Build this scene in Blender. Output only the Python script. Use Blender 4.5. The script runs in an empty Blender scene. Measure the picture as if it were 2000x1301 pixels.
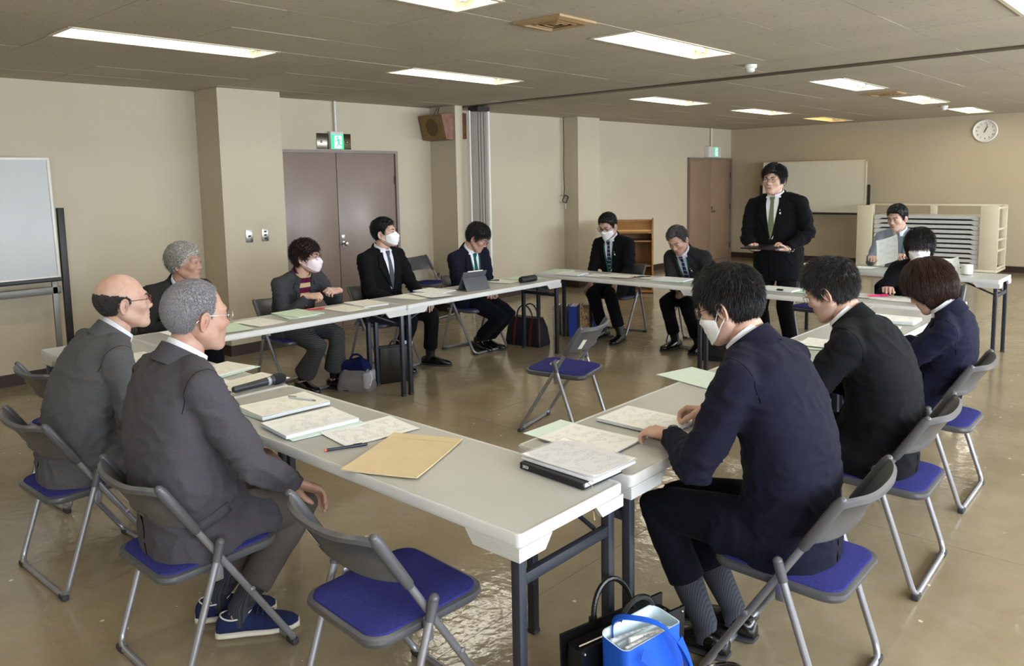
import bpy, bmesh, math, random
import numpy as np
from mathutils import Vector, Matrix, noise
from mathutils.bvhtree import BVHTree

random.seed(7); np.random.seed(7)
scene = bpy.context.scene
COL = scene.collection
PI = math.pi

# ------------------------------------------------------------------ camera
cam_d = bpy.data.cameras.new('camera'); cam = bpy.data.objects.new('camera', cam_d); COL.objects.link(cam)
cam_d.sensor_width = 36.0; cam_d.sensor_fit = 'HORIZONTAL'
cam_d.lens = 1535.36 / 2000 * 36; cam_d.shift_y = -126.4 / 2000; cam_d.clip_start = 0.05; cam_d.clip_end = 100
YAW, PITCH, ROLL = -0.7402005, 0.112690, 0.0187965
_f = Vector((math.sin(YAW)*math.cos(PITCH), math.cos(YAW)*math.cos(PITCH), -math.sin(PITCH)))
_r = Vector((math.cos(YAW), -math.sin(YAW), 0)); _d = _f.cross(_r)
_r2 = math.cos(ROLL)*_r + math.sin(ROLL)*_d; _d2 = -math.sin(ROLL)*_r + math.cos(ROLL)*_d
cam.matrix_world = Matrix(((_r2.x, -_d2.x, -_f.x, 0), (_r2.y, -_d2.y, -_f.y, 0), (_r2.z, -_d2.z, -_f.z, 1.6), (0, 0, 0, 1)))
scene.camera = cam

# ------------------------------------------------------------------ light
TUBE_POWER = 17.5
DAY_POWER = 98.0
scene.view_settings.view_transform = 'Standard'; scene.view_settings.look = 'None'
scene.view_settings.gamma = 1.0; scene.view_settings.use_curve_mapping = False
scene.view_settings.exposure = 0.66
world = bpy.data.worlds.new('world'); scene.world = world; world.use_nodes = True
world.node_tree.nodes['Background'].inputs[0].default_value = (0.75, 0.86, 1.0, 1)
world.node_tree.nodes['Background'].inputs[1].default_value = 1.2
WIN_X = 2.6
WINDOWS = [(-2.2, -0.3), (0.1, 2.0), (2.4, 4.3), (4.7, 6.6), (7.2, 9.1), (9.5, 11.4), (11.8, 13.7)]
for (a, b) in WINDOWS:                       # overcast daylight entering each window of the right wall
    ld = bpy.data.lights.new('window_daylight', 'AREA'); ld.shape = 'RECTANGLE'; ld.size = 1.3; ld.size_y = b - a
    ld.energy = DAY_POWER; ld.color = (0.80, 0.89, 1.0)
    lo = bpy.data.objects.new('window_daylight', ld); COL.objects.link(lo)
    lo.location = (WIN_X + 0.16, (a + b) / 2, 1.55); lo.rotation_euler = (0, math.radians(90), 0)

# ------------------------------------------------------------------ materials
_M = {}
def lin(c):
    return tuple((x/12.92 if x <= 0.04045 else ((x+0.055)/1.055)**2.4) for x in c)
def mat(name, col, rough=0.6, metal=0.0, spec=0.5, var=0.0, vscale=8.0, bump=0.0, bscale=60.0, coord='Object',
        col2=None, emit=None, estr=0.0, sheen=0.0, alpha=1.0, stripes=None, sss=0.0, trans=0.0, coat=0.0, rvar=0.0):
    """col in sRGB 0..1"""
    if name in _M: return _M[name]
    m = bpy.data.materials.new(name); m.use_nodes = True; nt = m.node_tree; N = nt.nodes; L = nt.links
    b = N['Principled BSDF']; c = lin(col)
    b.inputs['Base Color'].default_value = (*c, 1); b.inputs['Roughness'].default_value = rough
    b.inputs['Metallic'].default_value = metal; b.inputs['Specular IOR Level'].default_value = spec
    if sheen: b.inputs['Sheen Weight'].default_value = sheen; b.inputs['Sheen Roughness'].default_value = 0.5
    if coat: b.inputs['Coat Weight'].default_value = coat; b.inputs['Coat Roughness'].default_value = 0.15
    if emit: b.inputs['Emission Color'].default_value = (*lin(emit), 1); b.inputs['Emission Strength'].default_value = estr
    if alpha < 1: b.inputs['Alpha'].default_value = alpha
    if sss: b.inputs['Subsurface Weight'].default_value = sss; b.inputs['Subsurface Radius'].default_value = (0.008, 0.003, 0.002)
    if trans: b.inputs['Transmission Weight'].default_value = trans
    def src():
        if coord == 'World':
            return N.new('ShaderNodeNewGeometry').outputs['Position']
        return N.new('ShaderNodeTexCoord').outputs[coord]
    base = None
    if var or col2 or stripes or rvar:
        mx = N.new('ShaderNodeMixRGB'); mx.blend_type = 'MIX'
        c2 = lin(col2) if col2 else tuple(x*(1-var) for x in c)
        mx.inputs[1].default_value = (*c, 1); mx.inputs[2].default_value = (*c2, 1)
        if stripes:                      # (axis, frequency, duty)
            sx = N.new('ShaderNodeSeparateXYZ'); L.new(src(), sx.inputs[0])
            mu = N.new('ShaderNodeMath'); mu.operation = 'MULTIPLY'; mu.inputs[1].default_value = stripes[1]; L.new(sx.outputs[stripes[0]], mu.inputs[0])
            fr = N.new('ShaderNodeMath'); fr.operation = 'FRACT'; L.new(mu.outputs[0], fr.inputs[0])
            gt = N.new('ShaderNodeMath'); gt.operation = 'GREATER_THAN'; gt.inputs[1].default_value = stripes[2]; L.new(fr.outputs[0], gt.inputs[0])
            L.new(gt.outputs[0], mx.inputs[0])
        else:
            nz = N.new('ShaderNodeTexNoise'); nz.inputs['Scale'].default_value = vscale; nz.inputs['Detail'].default_value = 5
            L.new(src(), nz.inputs['Vector'])
            rp = N.new('ShaderNodeValToRGB'); rp.color_ramp.elements[0].position = 0.35; rp.color_ramp.elements[1].position = 0.65
            L.new(nz.outputs['Fac'], rp.inputs[0]); L.new(rp.outputs[0], mx.inputs[0])
            if rvar:
                ma = N.new('ShaderNodeMapRange'); ma.inputs['To Min'].default_value = max(0, rough-rvar); ma.inputs['To Max'].default_value = rough+rvar
                L.new(nz.outputs['Fac'], ma.inputs['Value']); L.new(ma.outputs[0], b.inputs['Roughness'])
        L.new(mx.outputs[0], b.inputs['Base Color'])
    if bump:
        nz2 = N.new('ShaderNodeTexNoise'); nz2.inputs['Scale'].default_value = bscale; nz2.inputs['Detail'].default_value = 4
        L.new(src(), nz2.inputs['Vector'])
        bp = N.new('ShaderNodeBump'); bp.inputs['Strength'].default_value = bump; bp.inputs['Distance'].default_value = 0.01
        L.new(nz2.outputs['Fac'], bp.inputs['Height']); L.new(bp.outputs[0], b.inputs['Normal'])
    _M[name] = m
    return m
def nodes(m): return m.node_tree.nodes, m.node_tree.links, m.node_tree.nodes['Principled BSDF']

M = {}
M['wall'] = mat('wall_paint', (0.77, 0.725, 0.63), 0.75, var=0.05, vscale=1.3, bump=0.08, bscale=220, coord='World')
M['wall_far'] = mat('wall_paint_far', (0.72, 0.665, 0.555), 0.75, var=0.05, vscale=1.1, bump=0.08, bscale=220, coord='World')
M['base'] = mat('baseboard_vinyl', (0.22, 0.15, 0.12), 0.45, var=0.2, vscale=5, coord='World')
M['door'] = mat('door_paint', (0.555, 0.485, 0.445), 0.32, var=0.10, vscale=2.5, coord='World', rvar=0.1)
M['door2'] = mat('door_paint_brown', (0.58, 0.48, 0.39), 0.35, var=0.08, vscale=2.5, coord='World', rvar=0.1)
M['doorframe'] = mat('door_frame_paint', (0.52, 0.45, 0.41), 0.4, var=0.1, vscale=5, coord='World')
M['steel'] = mat('brushed_steel', (0.72, 0.71, 0.69), 0.3, 1.0, var=0.15, vscale=20)
M['darksteel'] = mat('dark_hinge_metal', (0.25, 0.21, 0.18), 0.45, 0.7, var=0.1)
M['white'] = mat('white_enamel', (0.88, 0.87, 0.84), 0.4, var=0.04, vscale=4)
M['offwhite'] = mat('cream_enamel', (0.82, 0.785, 0.68), 0.45, var=0.05, vscale=4)
M['black'] = mat('black_plastic', (0.07, 0.07, 0.075), 0.4, var=0.15, vscale=20)
M['backing'] = mat('ceiling_backing', (0.10, 0.09, 0.08), 0.9, var=0.1)

def floor_mat():
    m = mat('vinyl_floor', (0.595, 0.543, 0.445), 0.135, spec=0.5, col2=(0.53, 0.477, 0.38), vscale=1.7, coord='World', rvar=0.06)
    N, L, b = nodes(m)
    mix0 = [n for n in N if n.type == 'MIX_RGB'][0]
    g = N.new('ShaderNodeNewGeometry')
    # cloudy marbling
    n2 = N.new('ShaderNodeTexNoise'); n2.inputs['Scale'].default_value = 9; n2.inputs['Detail'].default_value = 8; n2.inputs['Roughness'].default_value = 0.65
    L.new(g.outputs['Position'], n2.inputs['Vector'])
    r2 = N.new('ShaderNodeValToRGB'); r2.color_ramp.elements[0].position = 0.42; r2.color_ramp.elements[1].position = 0.72
    L.new(n2.outputs['Fac'], r2.inputs[0])
    m2 = N.new('ShaderNodeMixRGB'); m2.inputs[2].default_value = (*lin((0.52, 0.46, 0.36)), 1)
    mm = N.new('ShaderNodeMath'); mm.operation = 'MULTIPLY'; mm.inputs[1].default_value = 0.45; L.new(r2.outputs[0], mm.inputs[0])
    L.new(mm.outputs[0], m2.inputs[0]); L.new(mix0.outputs[0], m2.inputs[1])
    # pale scuff flecks
    v = N.new('ShaderNodeTexVoronoi'); v.inputs['Scale'].default_value = 7.0; L.new(g.outputs['Position'], v.inputs['Vector'])
    n3 = N.new('ShaderNodeTexNoise'); n3.inputs['Scale'].default_value = 60; L.new(g.outputs['Position'], n3.inputs['Vector'])
    ad = N.new('ShaderNodeMath'); ad.operation = 'MULTIPLY_ADD'; ad.inputs[1].default_value = 0.09; L.new(n3.outputs['Fac'], ad.inputs[0]); L.new(v.outputs['Distance'], ad.inputs[2])
    lt = N.new('ShaderNodeMath'); lt.operation = 'LESS_THAN'; lt.inputs[1].default_value = 0.100; L.new(ad.outputs[0], lt.inputs[0])
    m3 = N.new('ShaderNodeMixRGB'); m3.inputs[2].default_value = (*lin((0.80, 0.76, 0.66)), 1)
    L.new(lt.outputs[0], m3.inputs[0]); L.new(m2.outputs[0], m3.inputs[1]); L.new(m3.outputs[0], b.inputs['Base Color'])
    # very slight waviness of the sheet, seen in the reflections
    n4 = N.new('ShaderNodeTexNoise'); n4.inputs['Scale'].default_value = 14; n4.inputs['Detail'].default_value = 3; L.new(g.outputs['Position'], n4.inputs['Vector'])
    bp = N.new('ShaderNodeBump'); bp.inputs['Strength'].default_value = 0.14; bp.inputs['Distance'].default_value = 0.02
    L.new(n4.outputs['Fac'], bp.inputs['Height']); L.new(bp.outputs[0], b.inputs['Normal'])
    return m
M['floor'] = floor_mat()

def ceiling_mat():
    m = mat('acoustic_board', (0.735, 0.695, 0.62), 0.9, spec=0.2, var=0.10, vscale=1.2, coord='World')
    N, L, b = nodes(m); mix0 = [n for n in N if n.type == 'MIX_RGB'][0]
    g = N.new('ShaderNodeNewGeometry')
    mp = N.new('ShaderNodeMapping'); mp.inputs['Scale'].default_value = (26, 60, 26); L.new(g.outputs['Position'], mp.inputs[0])
    n = N.new('ShaderNodeTexNoise'); n.inputs['Scale'].default_value = 1.0; n.inputs['Detail'].default_value = 6; n.inputs['Roughness'].default_value = 0.7
    L.new(mp.outputs[0], n.inputs['Vector'])
    r = N.new('ShaderNodeValToRGB'); r.color_ramp.elements[0].position = 0.60; r.color_ramp.elements[1].position = 0.68
    L.new(n.outputs['Fac'], r.inputs[0])
    m2 = N.new('ShaderNodeMixRGB'); m2.inputs[2].default_value = (*lin((0.42, 0.38, 0.33)), 1)
    mm = N.new('ShaderNodeMath'); mm.operation = 'MULTIPLY'; mm.inputs[1].default_value = 0.75; L.new(r.outputs[0], mm.inputs[0])
    L.new(mm.outputs[0], m2.inputs[0]); L.new(mix0.outputs[0], m2.inputs[1]); L.new(m2.outputs[0], b.inputs['Base Color'])
    bp = N.new('ShaderNodeBump'); bp.inputs['Strength'].default_value = 0.5; bp.inputs['Distance'].default_value = 0.004; bp.invert = True
    L.new(r.outputs[0], bp.inputs['Height']); L.new(bp.outputs[0], b.inputs['Normal'])
    return m
M['ceil'] = ceiling_mat()

# ------------------------------------------------------------------ mesh helpers
class MB:
    """collects shapes in world/local coordinates; build() links them as ONE mesh object"""
    def __init__(s): s.v = []; s.f = []; s.sm = []
    def add(s, vs, fs, smooth=False, mtx=None):
        o = len(s.v)
        if mtx is not None: vs = [mtx @ Vector(p) for p in vs]
        s.v += [tuple(p) for p in vs]; s.f += [tuple(i+o for i in f) for f in fs]; s.sm += [smooth]*len(fs)
        return s
    def box(s, c, d, bevel=0.0, seg=2, rot=None, mtx=None):
        bm = bmesh.new(); bmesh.ops.create_cube(bm, size=1.0)
        for v in bm.verts: v.co = Vector((v.co.x*d[0], v.co.y*d[1], v.co.z*d[2]))
        if bevel > 0: bmesh.ops.bevel(bm, geom=list(bm.edges), offset=bevel, segments=seg, affect='EDGES', profile=0.5)
        bm.verts.index_update()
        T = Matrix.Translation(Vector(c))
        if rot is not None: T = T @ (rot.to_4x4() if hasattr(rot, 'to_4x4') else rot)
        if mtx is not None: T = mtx @ T
        s.add([T @ v.co for v in bm.verts], [[v.index for v in f.verts] for f in bm.faces], bevel > 0)
        bm.free(); return s
    def tube(s, pts, r, n=10, caps=True, smooth=True, up=None, flat=1.0):
        pts = [Vector(p) for p in pts]; k = len(pts)
        rr = r if isinstance(r, (list, tuple)) else [r]*k
        tang = [((pts[min(i+1, k-1)]-pts[max(i-1, 0)]).normalized()) for i in range(k)]
        u = Vector(up) if up is not None else (Vector((0, 0, 1)) if abs(tang[0].z) < 0.9 else Vector((0, 1, 0)))
        rings = []
        for i in range(k):
            t = tang[i]; a = (u - t*u.dot(t))
            if a.length < 1e-6: a = t.orthogonal()
            a.normalize(); b = t.cross(a); u = a
            rings.append([pts[i]+(a*math.cos(2*PI*j/n)*flat+b*math.sin(2*PI*j/n))*rr[i] for j in range(n)])
        return s.loft(rings, caps, smooth)
    def loft(s, rings, caps=True, smooth=True, closed=True):
        n = len(rings[0]); vs = [p for r in rings for p in r]; fs = []
        m = n if closed else n-1
        for i in range(len(rings)-1):
            for j in range(m):
                fs.append((i*n+j, i*n+(j+1) % n, (i+1)*n+(j+1) % n, (i+1)*n+j))
        if caps and closed:
            fs.append(tuple(range(n-1, -1, -1))); fs.append(tuple((len(rings)-1)*n+j for j in range(n)))
        return s.add(vs, fs, smooth)
    def prism(s, poly, d, axis='z', c=(0, 0, 0), smooth=False):
        """poly = list of 2-D points, extruded by d along axis, centred at 0 along it"""
        def P(p, h):
            if axis == 'z': q = (p[0], p[1], h)
            elif axis == 'y': q = (p[0], h, p[1])
            else: q = (h, p[0], p[1])
            return (q[0]+c[0], q[1]+c[1], q[2]+c[2])
        n = len(poly)
        vs = [P(p, -d/2) for p in poly]+[P(p, d/2) for p in poly]
        fs = [tuple(range(n-1, -1, -1)), tuple(range(n, 2*n))]+[(i, (i+1) % n, n+(i+1) % n, n+i) for i in range(n)]
        return s.add(vs, fs, smooth)
    def lathe(s, prof, n=20, c=(0, 0, 0), mtx=None, smooth=True):
        rings = [[Vector((r*math.cos(2*PI*j/n), r*math.sin(2*PI*j/n), z)) for j in range(n)] for r, z in prof]
        T = Matrix.Translation(Vector(c)) @ (mtx.to_4x4() if mtx is not None else Matrix.Identity(4))
        return s.loft([[T @ p for p in r] for r in rings], True, smooth)
    def sphere(s, c, r, n=16, m=10, smooth=True):
        r = r if isinstance(r, (tuple, list)) else (r, r, r)
        rings = []
        for i in range(m+1):
            a = -PI/2+PI*(i+0.02)/(m+0.04)
            rings.append([Vector((c[0]+r[0]*math.cos(a)*math.cos(2*PI*j/n), c[1]+r[1]*math.cos(a)*math.sin(2*PI*j/n), c[2]+r[2]*math.sin(a))) for j in range(n)])
        return s.loft(rings, True, smooth)
    def mesh(s, name):
        me = bpy.data.meshes.new(name); me.from_pydata(s.v, [], s.f)
        me.polygons.foreach_set('use_smooth', s.sm); me.update()
        bm = bmesh.new(); bm.from_mesh(me); bmesh.ops.recalc_face_normals(bm, faces=bm.faces); bm.to_mesh(me); bm.free()
        return me
    def build(s, name, material, parent=None, loc=None, autosmooth=True):
        me = s.mesh(name)
        if loc is not None:
            me.transform(Matrix.Translation(-Vector(loc)))
        me.materials.append(material)
        if autosmooth and any(s.sm) : me.set_sharp_from_angle(angle=math.radians(42))
        o = bpy.data.objects.new(name, me); COL.objects.link(o)
        if loc is not None: o.location = loc
        if parent is not None: o.parent = parent
        return o
def mkobj(name, me, material, parent=None):
    if not me.materials: me.materials.append(material)
    o = bpy.data.objects.new(name, me); COL.objects.link(o)
    if parent is not None: o.parent = parent
    return o
def empty(name, loc=(0, 0, 0), rz=0.0):
    o = bpy.data.objects.new(name, None); COL.objects.link(o); o.location = loc; o.rotation_euler = (0, 0, rz)
    o.empty_display_size = 0.1
    return o
def tag(o, label=None, cat=None, group=None, kind=None):
    if label: o['label'] = label
    if cat: o['category'] = cat
    if group: o['group'] = group
    if kind: o['kind'] = kind
    return o
def struct(o, label=None): return tag(o, label, None, None, 'structure')
def copy_tree(o, parent=None):
    c = o.copy(); COL.objects.link(c); c.parent = parent
    for ch in list(o.children): copy_tree(ch, c)
    return c
def text_mesh(body, size, ext=0.0004):
    cu = bpy.data.curves.new('lettering', 'FONT'); cu.body = body; cu.size = size; cu.extrude = ext; cu.align_x = 'CENTER'; cu.align_y = 'CENTER'
    to = bpy.data.objects.new('lettering_tmp', cu); COL.objects.link(to)
    dg = bpy.context.evaluated_depsgraph_get(); me = bpy.data.meshes.new_from_object(to.evaluated_get(dg))
    bpy.data.objects.remove(to); bpy.data.curves.remove(cu)
    return me
UNIT = MB().box((0, 0, 0), (1, 1, 1)).mesh('unit_box')
def ubox(name, lo, hi, material, parent=None):
    """a cheap piece: a shared unit box, scaled; parent must be unrotated and unscaled"""
    key = 'unit_'+material.name
    me = bpy.data.meshes.get(key)
    if me is None:
        me = UNIT.copy(); me.name = key; me.materials.append(material)
    o = bpy.data.objects.new(name, me); COL.objects.link(o)
    o.location = [(a+b)/2 for a, b in zip(lo, hi)]; o.scale = [b-a for a, b in zip(lo, hi)]
    if parent is not None: o.parent = parent
    return o
# ================================================================== ROOM
XL, YF, ZC = -7.25, 14.32, 2.475
XR, YB = WIN_X, -2.8
# ---- floor: sheets of vinyl with thin joints
fl = MB().box(((XL+XR)/2, (YB+YF)/2, -0.06), (XR-XL+0.4, YF-YB+0.4, 0.11)).build('floor', M['backing'])
struct(fl, 'glossy tan vinyl sheet floor')
xs = [XL] + [x for x in np.arange(-1.88-1.82*3, XR, 1.82) if x > XL+0.05] + [XR]
ys = [YB, -0.01, 3.63, 7.25, 10.87, YF]
for i in range(len(xs)-1):
    for j in range(len(ys)-1):
        g = 0.0012
        ubox('vinyl_sheet', (xs[i]+g, ys[j]+g, -0.01), (xs[i+1]-g, ys[j+1]-g, 0.0), M['floor'], fl)
# ---- walls
def wall(name, lo, hi, m=None, label=None, parent=None):
    o = MB().box([(a+b)/2 for a, b in zip(lo, hi)], [b-a for a, b in zip(lo, hi)]).build(name, m or M['wall'], parent)
    if parent is None: struct(o, label)
    return o
wall('wall_left', (XL-0.2, YB, 0), (XL, YF, ZC+0.3), label='long cream painted wall with two double doors')
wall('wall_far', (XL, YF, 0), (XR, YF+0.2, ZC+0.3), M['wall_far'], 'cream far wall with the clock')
wall('wall_back', (XL, YB-0.2, 0), (XR, YB, ZC+0.3), label='cream wall behind the camera')
# right wall with window openings
wr = MB(); zlo, zhi = 0.9, 2.2
wr.box((XR+0.1, (YB+YF)/2, zlo/2), (0.2, YF-YB, zlo)).box((XR+0.1, (YB+YF)/2, (zhi+ZC+0.3)/2), (0.2, YF-YB, ZC+0.3-zhi))
edges = [YB]+[e for w in WINDOWS for e in w]+[YF]
for k in range(0, len(edges), 2):
    wr.box((XR+0.1, (edges[k]+edges[k+1])/2, (zlo+zhi)/2), (0.2, edges[k+1]-edges[k], zhi-zlo))
struct(wr.build('wall_right', M['wall']), 'cream wall with a row of windows')
for n, (a, b) in enumerate(WINDOWS):
    w = empty('window_%d' % (n+1), (XR, (a+b)/2, zlo)); struct(w, 'aluminium sash window of the right wall')
    h = zhi-zlo; L2 = (b-a)/2
    for nm, lo, hi in (('frame_rail', (0.02, -L2, 0), (0.07, L2, 0.04)), ('frame_rail', (0.02, -L2, h-0.04), (0.07, L2, h)),
                       ('frame_stile', (0.02, -L2, 0), (0.07, -L2+0.04, h)), ('frame_stile', (0.02, L2-0.04, 0), (0.07, L2, h)),
                       ('meeting_stile', (0.02, -0.025, 0), (0.07, 0.025, h))):
        ubox(nm, lo, hi, M['steel'], w)
# pillars
P1X, P1 = -6.82, (3.56, 4.20)
P2X, P2 = -6.985, (9.10, 9.63)
wall('pillar_near', (XL-0.01, P1[0], 0), (P1X, P1[1], ZC+0.02), label='cream square pillar with two wall plates beside the near double door')
wall('pillar_far', (XL-0.01, P2[0], 0), (P2X, P2[1], ZC+0.02), label='cream square pillar left of the lectern')
STUBY = 6.50
wall('wall_stub', (XL-0.01, STUBY, 0), (-6.80, STUBY+0.12, ZC+0.02), label='short wall stub that holds the hanging speaker')
# baseboards
def bboard(name, lo, hi, label): struct(ubox(name, lo, hi, M['base']), label)
BH = 0.1
for k, (a, b) in enumerate(((YB, P1[0]), (P1[1], 4.22), (5.99, STUBY), (STUBY+0.12, P2[0]), (P2[1], 12.63))):
    bboard('baseboard_left_%d' % (k+1), (XL, a, 0), (XL+0.012, b, BH), 'dark brown baseboard of the left wall')
bboard('baseboard_far', (XL, YF-0.012, 0), (XR, YF, BH), 'dark brown baseboard of the far wall')
for k, (px, p) in enumerate(((P1X, P1), (P2X, P2))):
    bb = MB().box(((XL+px)/2+0.006, (p[0]+p[1])/2, BH/2), (px-XL+0.012, p[1]-p[0]+0.024, BH)).build('baseboard_pillar_%d' % (k+1), M['base'])
    struct(bb, 'dark brown baseboard around a pillar')
bboard('baseboard_stub', (XL, STUBY-0.012, 0), (-6.8, STUBY, BH), 'dark brown baseboard of the wall stub')

# ---- ceiling: acoustic boards with thin joints, openings for the lights
struct(MB().box(((XL+XR)/2, (YB+YF)/2, ZC+0.25), (XR-XL+0.4, YF-YB+0.4, 0.1)).build('ceiling', M['backing']), 'dark ceiling void above the acoustic boards')
ceil = bpy.data.objects['ceiling']
LX = [(-5.07, -4.76), (-3.03, -2.72), (-0.93, -0.62), (1.15, 1.46)]
LY = [(-0.8, 0.47), (1.66, 2.93), (4.11, 5.38), (7.55, 8.82), (9.99, 11.26), (12.43, 13.70)]
def cuts(a, b, n): return [a+(b-a)*i/n for i in range(n)]
gx = cuts(XL, LX[0][0], 4)
for i, (a, b) in enumerate(LX):
    nx = LX[i+1][0] if i+1 < len(LX) else XR
    gx += [a]+cuts(b, nx, 3 if i+1 < len(LX) else 2)
gx.append(XR)
gy = cuts(YB, LY[0][0], 3)
for i, (a, b) in enumerate(LY):
    ny = LY[i+1][0] if i+1 < len(LY) else YF
    gy += cuts(a, b, 2)+cuts(b, ny, 2 if i != 2 else 4)
gy.append(YF)
def islight(x, y): return any(a < x < b for a, b in LX) and any(a < y < b for a, b in LY)
rest = MB(); nb = 0
for i in range(len(gx)-1):
    for j in range(len(gy)-1):
        cx, cy = (gx[i]+gx[i+1])/2, (gy[j]+gy[j+1])/2
        if islight(cx, cy): continue
        g = 0.0012; dz = random.uniform(-0.0012, 0.0012)
        lo, hi = (gx[i]+g, gy[j]+g, ZC+dz), (gx[i+1]-g, gy[j+1]-g, ZC+0.015)
        seen = cx < 0.0 and cy > 1.2 and cx > -7.3 and (cx+0.45) < 1.2*cy*0.45 and cx < -0.1*cy+0.5
        if seen and nb < 300:
            ubox('ceiling_board', lo, hi, M['ceil'], None).parent = ceil
            nb += 1
        else:
            rest.box([(a+b)/2 for a, b in zip(lo, hi)], [b-a for a, b in zip(lo, hi)])
ro = rest.build('ceiling_board_rest', M['ceil'], ceil); ro['kind'] = 'stuff'

# ---- recessed fluorescent lights
def tube_mat(name, col, s): return mat(name, (1, 1, 1), 0.4, emit=col, estr=s, var=0.01)
T_WARM = tube_mat('tube_warm', (1.0, 0.985, 0.95), TUBE_POWER)
T_COOL = tube_mat('tube_daylight', (0.80, 0.93, 1.0), TUBE_POWER)
T_OLD = tube_mat('tube_old_yellow', (1.0, 0.80, 0.42), TUBE_POWER*0.35)
REFL = mat('reflector_enamel', (0.74, 0.72, 0.63), 0.35, var=0.03, vscale=6)
def light_unit():
    r = empty('ceiling_light')
    w, l, h = 0.31, 1.27, 0.11
    hb = MB()
    prof = [(-w/2, 0.0), (-w/2+0.035, h*0.8), (-0.06, h), (0.06, h), (w/2-0.035, h*0.8), (w/2, 0.0)]
    rings = [[Vector((x, y, z)) for x, z in prof] for y in (-l/2, l/2)]
    hb.loft(rings, False, False, closed=False)
    for y in (-l/2, l/2): hb.add([(x, y, z) for x, z in prof], [tuple(range(6))])
    hb.build('reflector', REFL, r)
    fr = MB()
    for sx in (-1, 1): fr.box((sx*(w/2+0.006), 0, -0.003), (0.022, l+0.034, 0.007))
    for sy in (-1, 1): fr.box((0, sy*(l/2+0.006), -0.003), (w+0.034, 0.022, 0.007))
    fr.build('frame', M['offwhite'], r)
    for sx in (-1, 1):
        MB().tube([(sx*0.07, -l/2+0.055, 0.055), (sx*0.07, l/2-0.055, 0.055)], 0.0155, 12).build('tube', T_WARM, r)
        for sy in (-1, 1):
            MB().box((sx*0.07, sy*(l/2-0.04), 0.062), (0.04, 0.03, 0.075), 0.008).build('lamp_holder', M['white'], r)
    return r
lu = light_unit()
colnames = ['wall-side column', 'middle column', 'window-side column', 'column nearest the windows']
rown = ['behind the camera', 'nearest the camera', 'second from the camera', 'just beyond the ceiling rail', 'second beyond the ceiling rail', 'nearest the far wall']
first = True
for i, (a, b) in enumerate(LX):
    for j, (c, d) in enumerate(LY):
        o = lu if first else copy_tree(lu); first = False
        o.location = ((a+b)/2, (c+d)/2, ZC)
        m = T_WARM; extra = 'warm white'
        if (i, j) == (1, 3): m = T_COOL; extra = 'bluish white'
        if (i, j) == (0, 5): m = T_OLD; extra = 'dim yellow'
        if m is not T_WARM:
            for ch in o.children:
                if ch.name.startswith('tube'):
                    ch.data = ch.data.copy(); ch.data.materials[0] = m
        tag(o, '%s recessed ceiling light, %s, %s' % (extra, colnames[i], rown[j]), 'ceiling light', 'recessed ceiling lights')
# ---- ceiling rail of the folding partition
struct(MB().box(((-6.8+XR)/2, 6.715, ZC-0.004), (XR+6.8, 0.13, 0.012)).build('trim_1', mat('rail_metal', (0.38, 0.34, 0.28), 0.5, 0.5, var=0.1)), 'dark metal ceiling rail of the folding partition')
# folding partition gathered at the left wall
PT = mat('partition_vinyl', (0.80, 0.77, 0.74), 0.35, var=0.05, vscale=3)
pr = empty('folding_partition', (-6.72, 6.74, 0)); tag(pr, 'grey-white accordion partition gathered beside the hanging speaker', 'partition')
MB().box((0.0, -0.10, 1.215), (0.05, 0.02, 2.40)).build('end_post', M['white'], pr)
pl = [(-0.03, -0.06), (0.10, -0.045), (-0.02, -0.02), (0.10, 0.0), (-0.02, 0.025), (0.10, 0.05), (-0.02, 0.075), (0.11, 0.10)]
for k in range(len(pl)-1):
    (x0, y0), (x1, y1) = pl[k], pl[k+1]
    MB().add([(x0, y0, 0.02), (x1, y1, 0.02), (x1, y1+0.008, 0.02), (x0, y0+0.008, 0.02), (x0, y0, 2.40), (x1, y1, 2.40), (x1, y1+0.008, 2.40), (x0, y0+0.008, 2.40)],
             [(0, 3, 2, 1), (4, 5, 6, 7), (0, 1, 5, 4), (1, 2, 6, 5), (2, 3, 7, 6), (3, 0, 4, 7)]).build('pleat', PT, pr)
MB().box((0.06, 0.16, 1.215), (0.05, 0.03, 2.42)).build('end_post', M['white'], pr)
MB().box((0.05, 0.03, 2.435), (0.16, 0.2, 0.05)).build('carrier', M['black'], pr)

# ---- doors
def double_door(n, y0, y1, top, label):
    r = empty('door_%d' % n, (XL, (y0+y1)/2, 0)); struct(r, label); L2 = (y1-y0)/2
    for sy in (-1, 1): ubox('frame_jamb', (0.0, min(sy*L2, sy*(L2+0.035)), 0), (0.05, max(sy*L2, sy*(L2+0.035)), top+0.03), M['doorframe'], r)
    ubox('frame_head', (0, -L2-0.035, top), (0.05, L2+0.035, top+0.03), M['doorframe'], r)
    for sy in (-1, 1):
        lf = MB().box((0.015, sy*L2/2, top/2+0.003), (0.03, L2-0.008, top-0.012), 0.003).build('leaf', M['door' if n == 1 else 'door2'], r)
        for z in (0.25, 1.0, top-0.3):
            MB().tube([(0.034, sy*(L2-0.008), z-0.05), (0.034, sy*(L2-0.008), z+0.05)], 0.009, 8).build('hinge', M['darksteel'], lf)
    h = MB().lathe([(0.028, 0), (0.028, 0.006), (0.012, 0.008), (0.012, 0.04), (0.024, 0.045), (0.027, 0.06), (0.02, 0.072), (0.002, 0.075)], 16, (0.03, 0.05, 0.93), Matrix.Rotation(PI/2, 3, 'Y'))
    h.build('knob', M['steel'], r)
    MB().box((0.033, 0.05, 1.0), (0.008, 0.05, 0.06), 0.002).build('lock_plate', M['steel'], r)
    ubox('threshold', (0, -L2, 0), (0.06, L2, 0.008), M['doorframe'], r)
double_door(1, 4.29, 5.91, 1.92, 'mauve-brown steel double door between the near pillar and the hanging speaker')
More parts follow.
